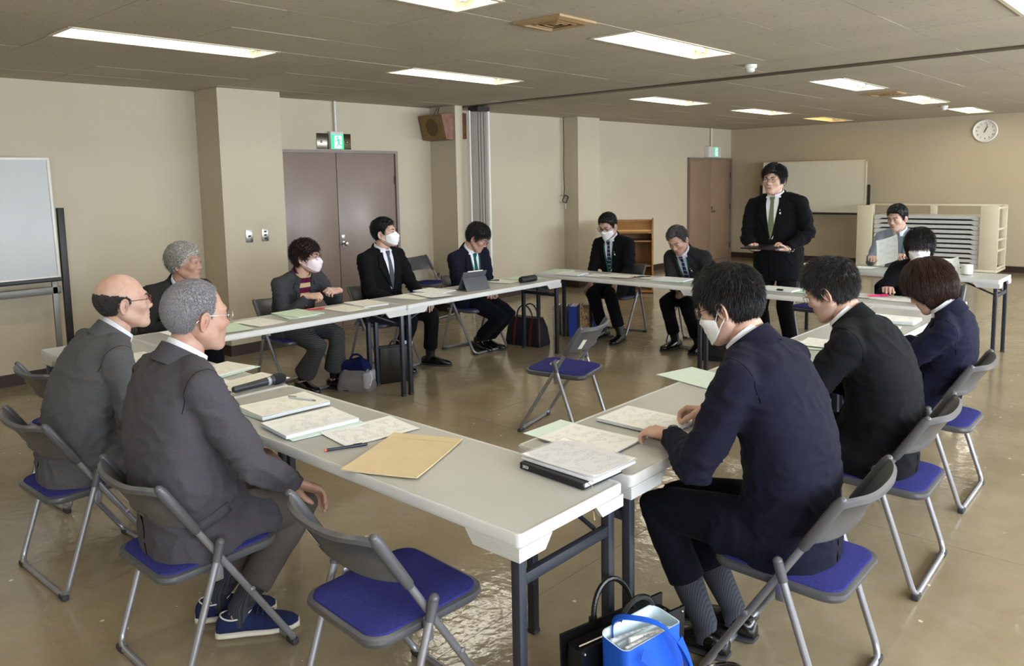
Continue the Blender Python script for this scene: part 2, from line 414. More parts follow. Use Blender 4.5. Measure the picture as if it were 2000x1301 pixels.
double_door(2, 12.69, 14.25, 1.90, 'brown steel double door in the far left corner')

# ---- wall plates on the near pillar
for k, (y, lab) in enumerate(((3.80, 'steel wall plate with one dark switch, left one on the near pillar'), (3.965, 'steel wall plate with three dark sockets, right one on the near pillar'))):
    r = empty('wall_plate', (P1X, y, 1.115)); tag(r, lab, 'wall plate')
    MB().box((0.004, 0, 0), (0.008, 0.07, 0.12), 0.002).build('plate', M['steel'], r)
    for dz in ((0.0,) if k == 0 else (-0.032, 0, 0.032)):
        MB().box((0.009, 0, dz), (0.006, 0.026, 0.016), 0.002).build('socket', M['black'], r)

# ---- exit signs
GRN = mat('exit_green', (0.05, 0.75, 0.45), 0.4, emit=(0.05, 0.80, 0.48), estr=0.9, var=0.02)
EXW = mat('exit_white', (0.9, 1.0, 0.95), 0.4, emit=(0.82, 1.0, 0.93), estr=1.0, var=0.02)
def runner(parent, x, cy, cz, s, m):
    b = MB()
    def seg(p, q, w):
        d = Vector((0, q[0]-p[0], q[1]-p[1])); n = Vector((0, -d.z, d.y)).normalized()*w/2
        a = Vector((0, p[0], p[1])); c = Vector((0, q[0], q[1])); vs = [a+n, c+n, c-n, a-n]
        vs = [Vector((x, cy+v.y*s, cz+v.z*s)) for v in vs]; b.add(vs+[v+Vector((0.001, 0, 0)) for v in vs], [(0, 1, 2, 3), (7, 6, 5, 4), (0, 4, 5, 1), (1, 5, 6, 2), (2, 6, 7, 3), (3, 7, 4, 0)])
    pts = [(-0.05+0.10*math.cos(t), 0.36+0.10*math.sin(t)) for t in np.linspace(0, 2*PI, 10)[:-1]]
    b.prism([(cy+p[0]*s, cz+p[1]*s) for p in pts], 0.001, 'x', (x+0.0005, 0, 0))
    for p, q, w in (((0.0, 0.24), (0.08, -0.08), 0.17), ((0.02, 0.2), (0.24, 0.14), 0.08), ((0.24, 0.14), (0.30, 0.0), 0.07), ((-0.02, 0.2), (-0.2, 0.08), 0.08), ((-0.2, 0.08), (-0.28, -0.02), 0.07),
                    ((0.08, -0.06), (0.16, -0.26), 0.10), ((0.16, -0.26), (0.36, -0.28), 0.08), ((0.06, -0.06), (-0.02, -0.26), 0.10), ((-0.02, -0.26), (-0.16, -0.42), 0.08)):
        seg(p, q, w)
    b.build('running_figure', m, parent)
r = empty('exit_sign', (XL, 5.11, 1.96)); tag(r, 'lit green running-man exit sign with steel wings over the near double door', 'exit sign')
MB().box((0.005, -0.01, 0.085), (0.01, 0.44, 0.17), 0.003).build('back_plate', mat('mirror_steel', (0.5, 0.47, 0.42), 0.22, 1.0, var=0.2, vscale=12), r)
for sy in (-1, 1): MB().sphere((0.012, sy*0.165-0.01, 0.08), 0.014, 12, 8).build('test_button', M['steel'], r)
MB().box((0.028, 0, 0.095), (0.05, 0.165, 0.19), 0.004).build('housing', M['white'], r)
MB().box((0.054, 0, 0.080), (0.004, 0.160, 0.155)).build('green_panel', GRN, r)
MB().box((0.0565, 0.006, 0.078), (0.003, 0.095, 0.135)).build('white_panel', EXW, r)
runner(r, 0.0582, 0.006, 0.078, 0.13, GRN)
MB().tube([(0.03, 0, 0.19), (0.03, 0, ZC-1.96)], 0.013, 10).build('conduit', M['white'], r)
r = empty('exit_sign', (XL, 13.50, 1.935)); tag(r, 'small white exit sign with narrow green panel above the far corner door', 'exit sign')
MB().box((0.05, 0, 0.1), (0.10, 0.46, 0.2), 0.005).build('housing', M['white'], r)
MB().box((0.102, 0.04, 0.10), (0.004, 0.13, 0.17)).build('green_panel', GRN, r)
MB().box((0.1045, 0.045, 0.10), (0.003, 0.08, 0.14)).build('white_panel', EXW, r)
runner(r, 0.1065, 0.045, 0.10, 0.13, GRN)
MB().tube([(0.04, -0.03, 0.2), (0.04, -0.03, ZC-1.935)], 0.013, 10).build('conduit', M['white'], r)

# ---- hanging wooden speaker boxes on both sides of the stub
WOODS = mat('speaker_veneer', (0.55, 0.38, 0.28), 0.5, col2=(0.46, 0.30, 0.21), vscale=14)
CLOTHS = mat('speaker_cloth', (0.54, 0.44, 0.27), 0.9, var=0.25, vscale=60, bump=0.3, bscale=400)
CONE = mat('speaker_cone', (0.40, 0.32, 0.19), 0.9, var=0.2)
def speaker(loc, rz, label):
    r = empty('wall_speaker', loc, rz); tag(r, label, 'speaker')   # local +Y is the front
    vs = [(-0.2, 0, 0), (0.2, 0, 0), (0.2, 0.13, 0.01), (-0.2, 0.13, 0.01), (-0.2, 0, 0.31), (0.2, 0, 0.31), (0.2, 0.20, 0.29), (-0.2, 0.20, 0.29)]
    MB().add(vs, [(0, 3, 2, 1), (4, 5, 6, 7), (0, 1, 5, 4), (1, 2, 6, 5), (2, 3, 7, 6), (3, 0, 4, 7)]).build('cabinet', WOODS, r)
    n = Vector((0, 0.28, -0.07)).normalized()
    def onface(x, t, off): return Vector((x, 0.13+0.07*t, 0.01+0.28*t))+n*off
    g = [onface(-0.185, 0.05, 0.004), onface(0.185, 0.05, 0.004), onface(0.185, 0.95, 0.004), onface(-0.185, 0.95, 0.004)]
    b = [onface(-0.185, 0.05, -0.002), onface(0.185, 0.05, -0.002), onface(0.185, 0.95, -0.002), onface(-0.185, 0.95, -0.002)]
    MB().add(g+b, [(0, 1, 2, 3), (7, 6, 5, 4), (0, 4, 5, 1), (1, 5, 6, 2), (2, 6, 7, 3), (3, 7, 4, 0)]).build('grille', CLOTHS, r)
    ci = [onface(0.10*math.cos(t), 0.5+0.36*math.sin(t), 0.0052) for t in np.linspace(0, 2*PI, 25)[:-1]]
    co = [p+n*(-0.004) for p in ci]; k = len(ci)
    MB().add(ci+co, [tuple(range(k)), tuple(range(2*k-1, k-1, -1))]+[(i, (i+1) % k, k+(i+1) % k, k+i) for i in range(k)]).build('cone', CONE, r)
    for sx in (-0.03, 0.03): MB().tube([(sx, 0.1, 0.305), (sx*0.4, 0.06, 0.385)], 0.004, 6).build('hanging_wire', M['black'], r)
speaker((-7.02, STUBY, 2.075), PI, 'brown wooden speaker box hung on the wall stub by the folded partition')
speaker((-6.99, STUBY+0.12, 2.085), 0, 'reddish brown speaker box peeking out behind the folded partition')

# ---- clock
r = empty('wall_clock', (-2.92, YF, 2.22)); tag(r, 'round white wall clock with black numerals on far wall', 'clock')
Ry = Matrix.Rotation(PI/2, 3, 'X')
MB().lathe([(0.165, 0.0), (0.178, 0.01), (0.178, 0.028), (0.165, 0.04), (0.152, 0.034), (0.152, 0.012)], 40, (0, 0, 0), Ry).build('rim', M['white'], r)
MB().lathe([(0.153, 0.010), (0.153, 0.016)], 40, (0, 0, 0), Ry).build('dial', mat('clock_dial', (0.90, 0.88, 0.82), 0.5, var=0.03), r)
for h in range(1, 13):
    me = text_mesh(str(h), 0.042); a = PI/2-h*PI/6
    o = mkobj('numeral', me, M['black'], r); o.rotation_euler = (PI/2, 0, 0); o.location = (0.118*math.cos(a), -0.0168, 0.118*math.sin(a))
for nm, a, l, w in (('hour_hand', 61, 0.078, 0.010), ('minute_hand', 74, 0.110, 0.007)):
    ca, sa = math.cos(math.radians(a)), math.sin(math.radians(a))
    p = [(-w/2, -0.03), (w/2, -0.03), (w/3, l), (-w/3, l)]
    MB().prism([(x*sa+y*ca, -x*ca+y*sa) for x, y in p], 0.002, 'y', (0, -0.021 if nm[0] == 'h' else -0.0245, 0)).build(nm, M['black'], r)
MB().lathe([(0.007, 0.016), (0.007, 0.028)], 12, (0, 0, 0), Ry).build('hub', M['black'], r)

# ---- smoke detectors and ceiling vents
for (x, y, lab) in ((-2.91, 6.06, 'white round smoke detector near the ceiling rail'), (-2.93, 11.9, 'white round smoke detector near the far wall')):
    r = empty('smoke_detector', (x, y, ZC)); tag(r, lab, 'smoke detector')
    MB().lathe([(0.052, 0), (0.052, -0.022), (0.046, -0.028)], 24).build('base', M['white'], r)
    MB().lathe([(0.036, -0.028), (0.036, -0.05), (0.026, -0.058), (0.002, -0.058)], 24).build('sensing_head', M['white'], r)
VW = mat('vent_wood', (0.68, 0.56, 0.40), 0.6, var=0.12, vscale=9)
VD = mat('vent_inner', (0.62, 0.50, 0.35), 0.7, var=0.12, vscale=9)
for (x, y, lab) in ((-2.87, 3.54, 'square tan ceiling vent between the near lights'), (-2.91, 9.42, 'square tan ceiling vent beyond the ceiling rail')):
    r = empty('ceiling_vent', (x, y, ZC)); tag(r, lab, 'vent')
    fr = MB(); hw = 0.155
    rings = []
    for (s, z) in ((hw+0.01, 0), (hw+0.01, -0.012), (hw-0.03, -0.02), (hw-0.05, -0.004)):
        rings.append([Vector((s*a, s*b, z)) for a, b in ((-1, -1), (1, -1), (1, 1), (-1, 1))])
    fr.loft(rings, False, False); fr.build('frame', VW, r)
    for k, s in enumerate((0.10, 0.065, 0.03)):
        rr = [[Vector(((s+d)*a, (s+d)*b, z)) for a, b in ((-1, -1), (1, -1), (1, 1), (-1, 1))] for d, z in ((0.006, -0.004), (-0.02, -0.018), (-0.022, -0.015), (0.003, -0.002))]
        MB().loft(rr, False, False).build('louvre', VD, r)
# coiled cable hanging beside the far pillar
r = empty('hanging_cable', (XL+0.05, 9.04, 1.30)); tag(r, 'thin dark cable with a coiled end hanging beside the far pillar', 'cable')
MB().tube([(0, 0, ZC-1.30), (0.003, 0.004, 0.8), (-0.002, -0.003, 0.45), (0.004, 0.003, 0.16), (0.0, 0, 0.06)], 0.005, 6).build('cord', M['black'], r)
cpts = [(0.03+0.012*math.sin(t*3), 0.055*math.cos(t)-0.01, 0.055*math.sin(t)) for t in np.linspace(0, 6*PI, 60)]
MB().tube(cpts, 0.007, 6).build('coil', M['black'], r)
MB().tube([(0.02, 0, -0.05), (0.02, 0.01, -0.10), (0.025, -0.005, -0.14)], 0.006, 6).build('plug_tail', M['white'], r)
# ================================================================== FURNITURE
TZ = 0.69
M['ttop'] = mat('table_laminate', (0.675, 0.675, 0.65), 0.36, var=0.05, vscale=3, bump=0.03, bscale=300, rvar=0.06)
M['tedge'] = mat('table_edge_plastic', (0.76, 0.757, 0.745), 0.4, var=0.04, vscale=6)
M['tleg'] = mat('table_leg_paint', (0.20, 0.215, 0.25), 0.38, 0.3, var=0.12, vscale=9)
M['chgrey'] = mat('chair_plastic', (0.315, 0.315, 0.325), 0.34, var=0.08, vscale=7, rvar=0.06)
M['chtube'] = mat('chair_tube_silver', (0.61, 0.61, 0.63), 0.34, 0.65, var=0.08, vscale=12)
M['chblue'] = mat('chair_cloth_blue', (0.205, 0.21, 0.455), 0.95, spec=0.1, var=0.22, vscale=130, bump=0.3, bscale=500)
M['rubber'] = mat('rubber_foot', (0.19, 0.19, 0.20), 0.7, var=0.1)
M['sticker'] = mat('paper_sticker', (0.86, 0.84, 0.78), 0.7, var=0.08, vscale=40)

def make_table(L=1.82, D=0.47):
    r = empty('folding_table')
    hx, hy, th = L/2, D/2, 0.014
    b = MB()
    # raised lip around the sheet: loft of rounded rectangles
    def rr(sx, sy, z, rad=0.016, k=4):
        out = []
        for (cx, cy, a0) in ((sx-rad, sy-rad, 0), (-(sx-rad), sy-rad, PI/2), (-(sx-rad), -(sy-rad), PI), (sx-rad, -(sy-rad), 3*PI/2)):
            for i in range(k+1):
                a = a0+i*PI/2/k; out.append(Vector((cx+rad*math.cos(a), cy+rad*math.sin(a), z)))
        return out
    b.loft([rr(hx-0.012, hy-0.012, TZ-0.020), rr(hx-0.012, hy-0.012, TZ-0.0025), rr(hx-0.014, hy-0.014, TZ-0.0015)], True, False)
    b.build('top_panel', M['ttop'], r)
    e = MB()
    e.loft([rr(hx-0.0125, hy-0.0125, TZ-0.03), rr(hx-0.0125, hy-0.0125, TZ-0.002), rr(hx-0.0095, hy-0.0095, TZ), rr(hx-0.004, hy-0.004, TZ), rr(hx, hy, TZ-0.005), rr(hx, hy, TZ-0.030), rr(hx-0.003, hy-0.003, TZ-0.031), rr(hx-0.003, hy-0.003, TZ-0.036), rr(hx-0.0125, hy-0.0125, TZ-0.036)], False, True)
    e.build('edge_band', M['tedge'], r)
    # corner pieces: deeper skirt at every corner with slanted ends
    for sx in (-1, 1):
        for sy in (-1, 1):
            c = MB(); zt, zb = TZ-0.036, TZ-0.074
            pl = [(hx-0.20, zt), (hx-0.17, zb), (hx, zb), (hx, zt)]
            c.prism([(sx*x, z) for x, z in pl], 0.016, 'y', (0, sy*(hy-0.008), 0))
            pl = [(hy-0.135, zt), (hy-0.105, zb), (hy-0.016, zb), (hy-0.016, zt)]
            c.prism([(sy*x, z) for x, z in pl], 0.016, 'x', (sx*(hx-0.008), 0, 0))
            for k in range(4):
                z = zt-0.006-k*0.008
                c.box((sx*(hx-0.085), sy*(hy-0.0005), z), (0.168, 0.003, 0.003)).box((sx*(hx-0.0005), sy*(hy-0.055), z), (0.003, 0.10, 0.003))
            c.build('corner_guard', M['tedge'], r)
    for sx in (-1, 1):
        lx = sx*(hx-0.034)
        for sy in (-1, 1):
            MB().box((lx, sy*(hy-0.034), (TZ-0.06+0.012)/2), (0.03, 0.03, TZ-0.06-0.012), 0.003).build('leg', M['tleg'], r)
            MB().box((lx, sy*(hy-0.034), 0.008), (0.034, 0.034, 0.016), 0.003).build('foot_cap', M['rubber'], r)
            MB().tube([(lx-sx*0.02, sy*(hy-0.075), TZ-0.135), (sx*(hx-0.30), sy*(hy-0.075), TZ-0.032)], 0.0075, 6).build('brace', M['tleg'], r)
        MB().box((lx, 0, TZ-0.145), (0.022, D-0.09, 0.032), 0.002).build('crossbar', M['tleg'], r)
        MB().tube([(sx*(hx-0.10), -hy+0.06, TZ-0.045), (sx*(hx-0.10), hy-0.06, TZ-0.045)], 0.008, 8).build('hinge_rod', M['tleg'], r)
    return r
tproto = make_table()
TABLES = [(-2.205, 1.660, 0, 'near folding table with a manila envelope and a black diary on it'),
          (-4.030, 1.660, 0, 'folding table beside the near left corner, with the microphone on it'),
          (-4.690, 2.810, 90, 'folding table of the wall-side row, with green folders in front of the masked woman'),
          (-4.690, 4.632, 90, 'folding table of the wall-side row, with the propped-up tablet on it'),
          (-1.535, 2.855, 90, 'folding table of the window-side row, in front of the nearest navy-suited man'),
          (-1.535, 4.680, 90, 'folding table of the window-side row, in front of the woman in navy'),
          (-4.050, 5.965, 0, 'far folding table in front of the two seated men with pins'),
          (-2.225, 5.935, 0, 'far folding table in front of the standing man and the masked woman'),
          (-2.285, 7.760, 0, 'rearmost folding table, in front of the man in a grey-blue sweater')]
for k, (x, y, a, lab) in enumerate(TABLES):
    o = tproto if k == 0 else copy_tree(tproto)
    o.location = (x, y, 0); o.rotation_euler.z = math.radians(a); tag(o, lab, 'table', 'folding meeting tables')

def make_chair():
    r = empty('folding_chair')                 # faces local +Y
    HW = 0.213
    def bend(pts, rad=0.05, k=5):
        pts = [Vector(p) for p in pts]; out = [pts[0]]
        for i in range(1, len(pts)-1):
            a = pts[i]+(pts[i-1]-pts[i]).normalized()*rad; c = pts[i]+(pts[i+1]-pts[i]).normalized()*rad
            for j in range(k+1):
                t = j/k; out.append(a*(1-t)**2+pts[i]*2*t*(1-t)+c*t*t)
        out.append(pts[-1]); return out
    fy, fz = 0.215, 0.013
    top = (-0.195, 0.66)
    f = bend([(-HW, top[0], top[1]), (-HW, fy, fz), (HW, fy, fz), (HW, top[0], top[1])])
    MB().tube(f, 0.0115, 10).build('front_frame', M['chtube'], r)
    pv = (-0.055, 0.455)
    g = bend([(-HW-0.024, pv[0], pv[1]), (-HW-0.024, -0.205, fz), (HW+0.024, -0.205, fz), (HW+0.024, pv[0], pv[1])])
    MB().tube(g, 0.0115, 10).build('rear_frame', M['chtube'], r)
    for s in (-1, 1):
        MB().tube([(s*(HW+0.024), pv[0]-0.012, pv[1]-0.035), (s*(HW+0.024), pv[0]+0.004, pv[1]+0.018)], [0.0145, 0.015], 10).sphere((s*(HW+0.024), pv[0]+0.005, pv[1]+0.022), 0.0155, 10, 6).build('hinge_cap', M['chgrey'], r)
        for (y, x) in ((fy-0.004, HW-0.02), (-0.205, HW+0.004)):
            MB().box((s*x, y, 0.011), (0.05, 0.026, 0.022), 0.006).build('foot', M['rubber'], r)
        MB().box((s*(HW-0.012), -0.045, 0.375), (0.012, 0.03, 0.075), 0.004).build('seat_bracket', M['chtube'], r)
        MB().lathe([(0.009, 0), (0.009, 0.006), (0.002, 0.008)], 10, (s*(HW+0.011), 0.055, 0.275), Matrix.Rotation(s*PI/2, 3, 'Y')).build('rivet', M['chtube'], r)
    # seat: rounded tray with cloth pad
    def seat_ring(w, d, z, rad, cy=0.0, k=6):
        out = []
        for (cx, cy2, a0, rd) in ((w-rad, d-rad, 0, rad), (-(w-rad), d-rad, PI/2, rad), (-(w*0.9-rad*0.8), -(d-rad), PI, rad), (w*0.9-rad*0.8, -(d-rad), 3*PI/2, rad)):
            for i in range(k+1):
                a = a0+i*PI/2/k; out.append(Vector((cx+rd*math.cos(a), cy+cy2+rd*math.sin(a), z)))
        return out
    tilt = Matrix.Rotation(math.radians(2.0), 4, 'X')
    def T(ring): return [tilt @ p for p in ring]
    Z = 0.395
    MB().loft([T(seat_ring(0.165, 0.17, Z-0.026, 0.05)), T(seat_ring(0.19, 0.198, Z-0.022, 0.06)), T(seat_ring(0.198, 0.206, Z-0.008, 0.065)), T(seat_ring(0.196, 0.204, Z+0.004, 0.065)), T(seat_ring(0.184, 0.192, Z+0.007, 0.06))], True, True).build('seat_tray', M['chgrey'], r)
    MB().loft([T(seat_ring(0.184, 0.192, Z+0.004, 0.06)), T(seat_ring(0.181, 0.189, Z+0.012, 0.058)), T(seat_ring(0.165, 0.172, Z+0.018, 0.055)), T(seat_ring(0.10, 0.11, Z+0.020, 0.05))], True, True).build('cushion', M['chblue'], r)
    # backrest: curved plastic shell that sleeves the frame tubes
    d = Vector((0, -0.41, 0.65)).normalized()           # along the tube, upward
    nrm = Vector((0, 0.65, 0.41)).normalized()
    org = Vector((0, top[0], top[1]))
    W = HW; nu = 28
    def P(u, v, off):
        x = W*u; bow = -0.046*(1-abs(u)**2.6)
        return org+Vector((x, 0, 0))+d*v+nrm*(bow+off)
    rings = []
    for i in range(nu+1):
        u = -1+2*i/nu; a = abs(u)
        tv = 0.062-0.022*a**6; bv = -0.105-0.022*a**2; th = 0.0055
        rings.append([P(u, tv-0.004, th), P(u, tv+0.004, th*0.3), P(u, tv+0.002, -th-0.006), P(u, tv-0.010, -th-0.012), P(u, tv-0.022, -th-0.006), P(u, tv-0.030, -th), P(u, bv+0.022, -th), P(u, bv+0.012, -th-0.007), P(u, bv+0.002, -th-0.006), P(u, bv, 0), P(u, bv+0.006, th*0.8), P(u, 0.0, th)])
    bk_ = MB().loft(rings, True, True)
    for s in (-1, 1):
        e = [org+Vector((s*HW, 0, 0))+d*v for v in (0.044, 0.03, -0.10, -0.148, -0.158)]
        bk_.tube(e, [0.013, 0.0165, 0.0165, 0.0158, 0.0125], 14)
        bk_.sphere(e[0], 0.013, 12, 8)
    bk_.build('backrest', M['chgrey'], r)
    q = [P(-0.72, -0.085, -0.010), P(-0.60, -0.085, -0.010), P(-0.56, -0.01, -0.010), P(-0.68, -0.01, -0.010)]
    q = [P(u, v, -0.0085) for u, v in ((-0.74, -0.095), (-0.56, -0.095), (-0.56, -0.025), (-0.74, -0.025))]
    q2 = [p-nrm*0.001 for p in q]
    MB().add(q+q2, [(0, 1, 2, 3), (7, 6, 5, 4), (0, 4, 5, 1), (1, 5, 6, 2), (2, 6, 7, 3), (3, 7, 4, 0)]).build('sticker', M['sticker'], r)
    return r
cproto = make_chair()
# (x, y, facing degrees (0 = +Y, 90 = -X), label)
CHAIRS = [(-2.53, 1.17, 0, 'grey folding chair under the grey-haired man in blue sneakers'),
          (-3.50, 1.15, 2, 'grey folding chair under the bald man at the near left table'),
          (-4.40, 1.45, 4, 'empty grey folding chair at the left end of the near tables'),
          (-1.76, 1.395, -3, 'empty folding chair with bright blue seat at the near table, beside the grey-haired man'),
          (-3.10, 3.86, 104, 'empty folding chair standing alone inside the ring of tables, recorder on it'),
          (-0.965, 2.36, 91, 'folding chair under the masked man in navy, nearest at the window-side row'),
          (-0.995, 3.29, 92, 'folding chair under the man in a black suit at the window-side row'),
          (-1.055, 4.25, 91, 'folding chair under the brown-haired woman at the window-side row'),
          (-5.36, 2.36, -88, 'folding chair under the silver-haired man at the wall-side row'),
          (-5.36, 3.33, -90, 'folding chair under the woman with the pink mask'),
          (-5.36, 4.22, -88, 'folding chair under the man in black suit and white mask at the wall-side row'),
          (-5.25, 5.21, -92, 'folding chair under the man with the green tie'),
          (-6.96, 6.17, -80, 'empty folding chair against the wall below the hanging speaker'),
          (-4.60, 6.62, 186, 'folding chair under the masked man with glasses at the far table'),
          (-3.68, 6.62, 184, 'folding chair under the bowing man in a dark grey suit'),
          (-2.72, 7.02, 178, 'folding chair behind the standing man'),
          (-1.72, 6.72, 180, 'folding chair under the black-haired woman with the white mask'),
          (-2.38, 8.52, 180, 'folding chair under the man in a grey-blue sweater')]
for k, (x, y, a, lab) in enumerate(CHAIRS):
    o = cproto if k == 0 else copy_tree(cproto)
    o.location = (x, y, 0); o.rotation_euler.z = math.radians(a); tag(o, lab, 'chair', 'grey and blue folding chairs')
    if 85 < a < 95:
        for ch in o.children:
            if ch.name.startswith('sticker'): ch.scale.x = -1

# ---- whiteboard on a stand, left edge of the picture
WB = mat('whiteboard_face', (0.72, 0.73, 0.725), 0.30, var=0.03, vscale=2, spec=0.4)
r = empty('whiteboard', (-6.95, 1.25, 0)); tag(r, 'large whiteboard on a black stand against the left wall', 'whiteboard')
tl = Matrix.Rotation(math.radians(-3), 4, 'Y')
bd = Matrix.Translation(Vector((0.0, 0, 1.36))) @ tl
MB().box((0, 0, 0), (0.018, 1.84, 0.92), mtx=bd).build('board', WB, r)
for y in (-0.93, 0.93): MB().box((0.002, y, 0), (0.03, 0.022, 0.95), 0.004, mtx=bd).build('frame_stile', M['white'], r)
MB().box((0.002, 0, 0.47), (0.03, 1.88, 0.022), 0.004, mtx=bd).build('frame_rail', M['white'], r)
MB().box((0.002, 0, -0.47), (0.03, 1.88, 0.022), 0.004, mtx=bd).build('frame_rail', M['white'], r)
MB().box((0.03, 0, -0.487), (0.09, 1.86, 0.03), 0.004, mtx=bd).build('pen_tray', M['black'], r)
DK = mat('stand_dark', (0.16, 0.15, 0.14), 0.4, 0.4, var=0.1)
GR = mat('stand_grey', (0.50, 0.49, 0.46), 0.4, 0.5, var=0.1)
for y in (-0.985, 0.985):
    MB().box((0, y, 0.74), (0.04, 0.05, 1.40), 0.004).build('post', DK, r)
    MB().box((0, y, 0.05), (0.42, 0.05, 0.05), 0.006).build('foot_bar', DK, r)
    MB().box((-0.02, y*0.92, 0.50), (0.03, 0.04, 0.80), 0.004).build('inner_post', GR, r)
    for x in (-0.19, 0.19): MB().lathe([(0.022, -0.011), (0.022, 0.011)], 14, (x, y, 0.022), Matrix.Rotation(PI/2, 3, 'X')).build('castor', M['rubber'], r)
MB().box((-0.02, 0, 0.78), (0.03, 1.90, 0.06), 0.004).build('cross_rail', GR, r)
# ---- far whiteboard
r = empty('whiteboard', (-5.50, 13.98, 0)); tag(r, 'whiteboard behind the standing man by the far wall', 'whiteboard')
WB2 = mat('whiteboard_face_old', (0.80, 0.79, 0.72), 0.3, var=0.03, vscale=2)
MB().box((0, 0, 1.36), (1.80, 0.02, 0.88)).build('board', WB2, r)
MB().box((0, -0.004, 1.81), (1.84, 0.03, 0.02)).build('frame_rail', M['offwhite'], r)
for x in (-0.91, 0.91): MB().box((x, -0.004, 1.36), (0.02, 0.03, 0.90)).build('frame_stile', M['offwhite'], r)
MB().box((0, -0.03, 0.90), (1.82, 0.08, 0.03), 0.004).build('pen_tray', DK, r)
for x in (-0.96, 0.96):
    MB().box((x, 0, 0.72), (0.04, 0.04, 1.36), 0.004).build('post', DK, r)
    MB().box((x, 0, 0.05), (0.05, 0.46, 0.05), 0.006).build('foot_bar', DK, r)
# ---- trolley with folded tables stacked on it
r = empty('table_trolley', (-3.47, 13.55, 0)); tag(r, 'cream steel trolley loaded with folded tables by the far wall', 'trolley')
CR = M['offwhite']
for s in (-1, 1):
    MB().box((s*0.88, -0.30, 0.605), (0.24, 0.03, 0.95), 0.006).build('front_panel', CR, r)
    MB().box((s*0.96, 0.30, 0.605), (0.07, 0.04, 0.95), 0.006).build('rear_post', CR, r)
    for z in (0.16, 0.42, 0.58, 0.74, 1.05): MB().box((s*0.985, 0.0, z), (0.03, 0.60, 0.03), 0.004).build('side_rail', CR, r)
    for y in (-0.22, 0.22):
        MB().lathe([(0.05, -0.018), (0.05, 0.018)], 18, (s*0.80, y, 0.05), Matrix.Rotation(PI/2, 3, 'X')).build('castor', M['rubber'], r)
MB().box((0, 0, 0.115), (2.0, 0.64, 0.035), 0.005).build('deck', CR, r)
MB().box((0, 0.30, 1.07), (1.95, 0.03, 0.03), 0.004).build('top_rail', CR, r)
MB().box((-0.02, 0.30, 0.62), (0.10, 0.03, 0.88), 0.004).build('centre_post', CR, r)
st = None
for k in range(11):
    z = 0.137+k*0.0722
    t = empty('stacked_table', (-3.47, 13.53, z)); 
    L2 = 0.745
    e = MB(); pl = [(-L2, 0), (-L2, 0.052), (L2, 0.052), (L2, 0), (L2-0.07, 0), (L2-0.115, 0.022), (-L2+0.115, 0.022), (-L2+0.07, 0)]
    if st is None:
        e.prism(pl, 0.5, 'y'); e.build('folded_top', M['tedge'], t)
        MB().box((0, 0.02, 0.012), (1.30, 0.40, 0.018)).build('folded_legs', M['tleg'], t)
        MB().box((0, -0.02, 0.060), (1.46, 0.46, 0.0155)).build('spacer', M['tedge'], t)
        st = t
    else:
        for ch in st.children:
            c = ch.copy(); COL.objects.link(c); c.parent = t
    on = ['bottom', 'second', 'third', 'fourth', 'fifth', 'sixth', 'seventh', 'eighth', 'ninth', 'tenth', 'topmost'][k]
    tag(t, '%s folded white table of the stack on the trolley%s' % (on, ', counting from below' if 0 < k < 10 else ''), 'table', 'folded tables stacked on the trolley')
# ---- wooden lectern
OAK = mat('lectern_oak', (0.66, 0.48, 0.27), 0.45, col2=(0.57, 0.40, 0.21), vscale=5)
r = empty('lectern', (-6.18, 9.25, 0), math.radians(32)); tag(r, 'orange-brown wooden lectern with open back behind the seated masked man', 'lectern')
for s in (-1, 1):
    MB().prism([(-0.22, 0.02), (0.22, 0.02), (0.22, 1.02), (-0.22, 0.90)], 0.022, 'x', (s*0.30, 0, 0)).build('side_panel', OAK, r)
MB().box((0, 0.21, 0.51), (0.60, 0.02, 0.98)).build('front_panel', OAK, r)
MB().box((0, 0, 0.90), (0.585, 0.46, 0.02), rot=Matrix.Rotation(math.atan2(0.12, 0.44), 3, 'X')).build('slanted_top', OAK, r)
MB().box((0, -0.19, 0.855), (0.58, 0.02, 0.05)).build('front_rail', mat('lectern_rail', (0.80, 0.62, 0.36), 0.45, var=0.1), r)
for z in (0.72, 0.38): MB().box((0, 0.0, z), (0.58, 0.38, 0.018)).build('shelf', OAK, r)
MB().box((0, 0, 0.03), (0.60, 0.44, 0.03)).build('base', OAK, r)
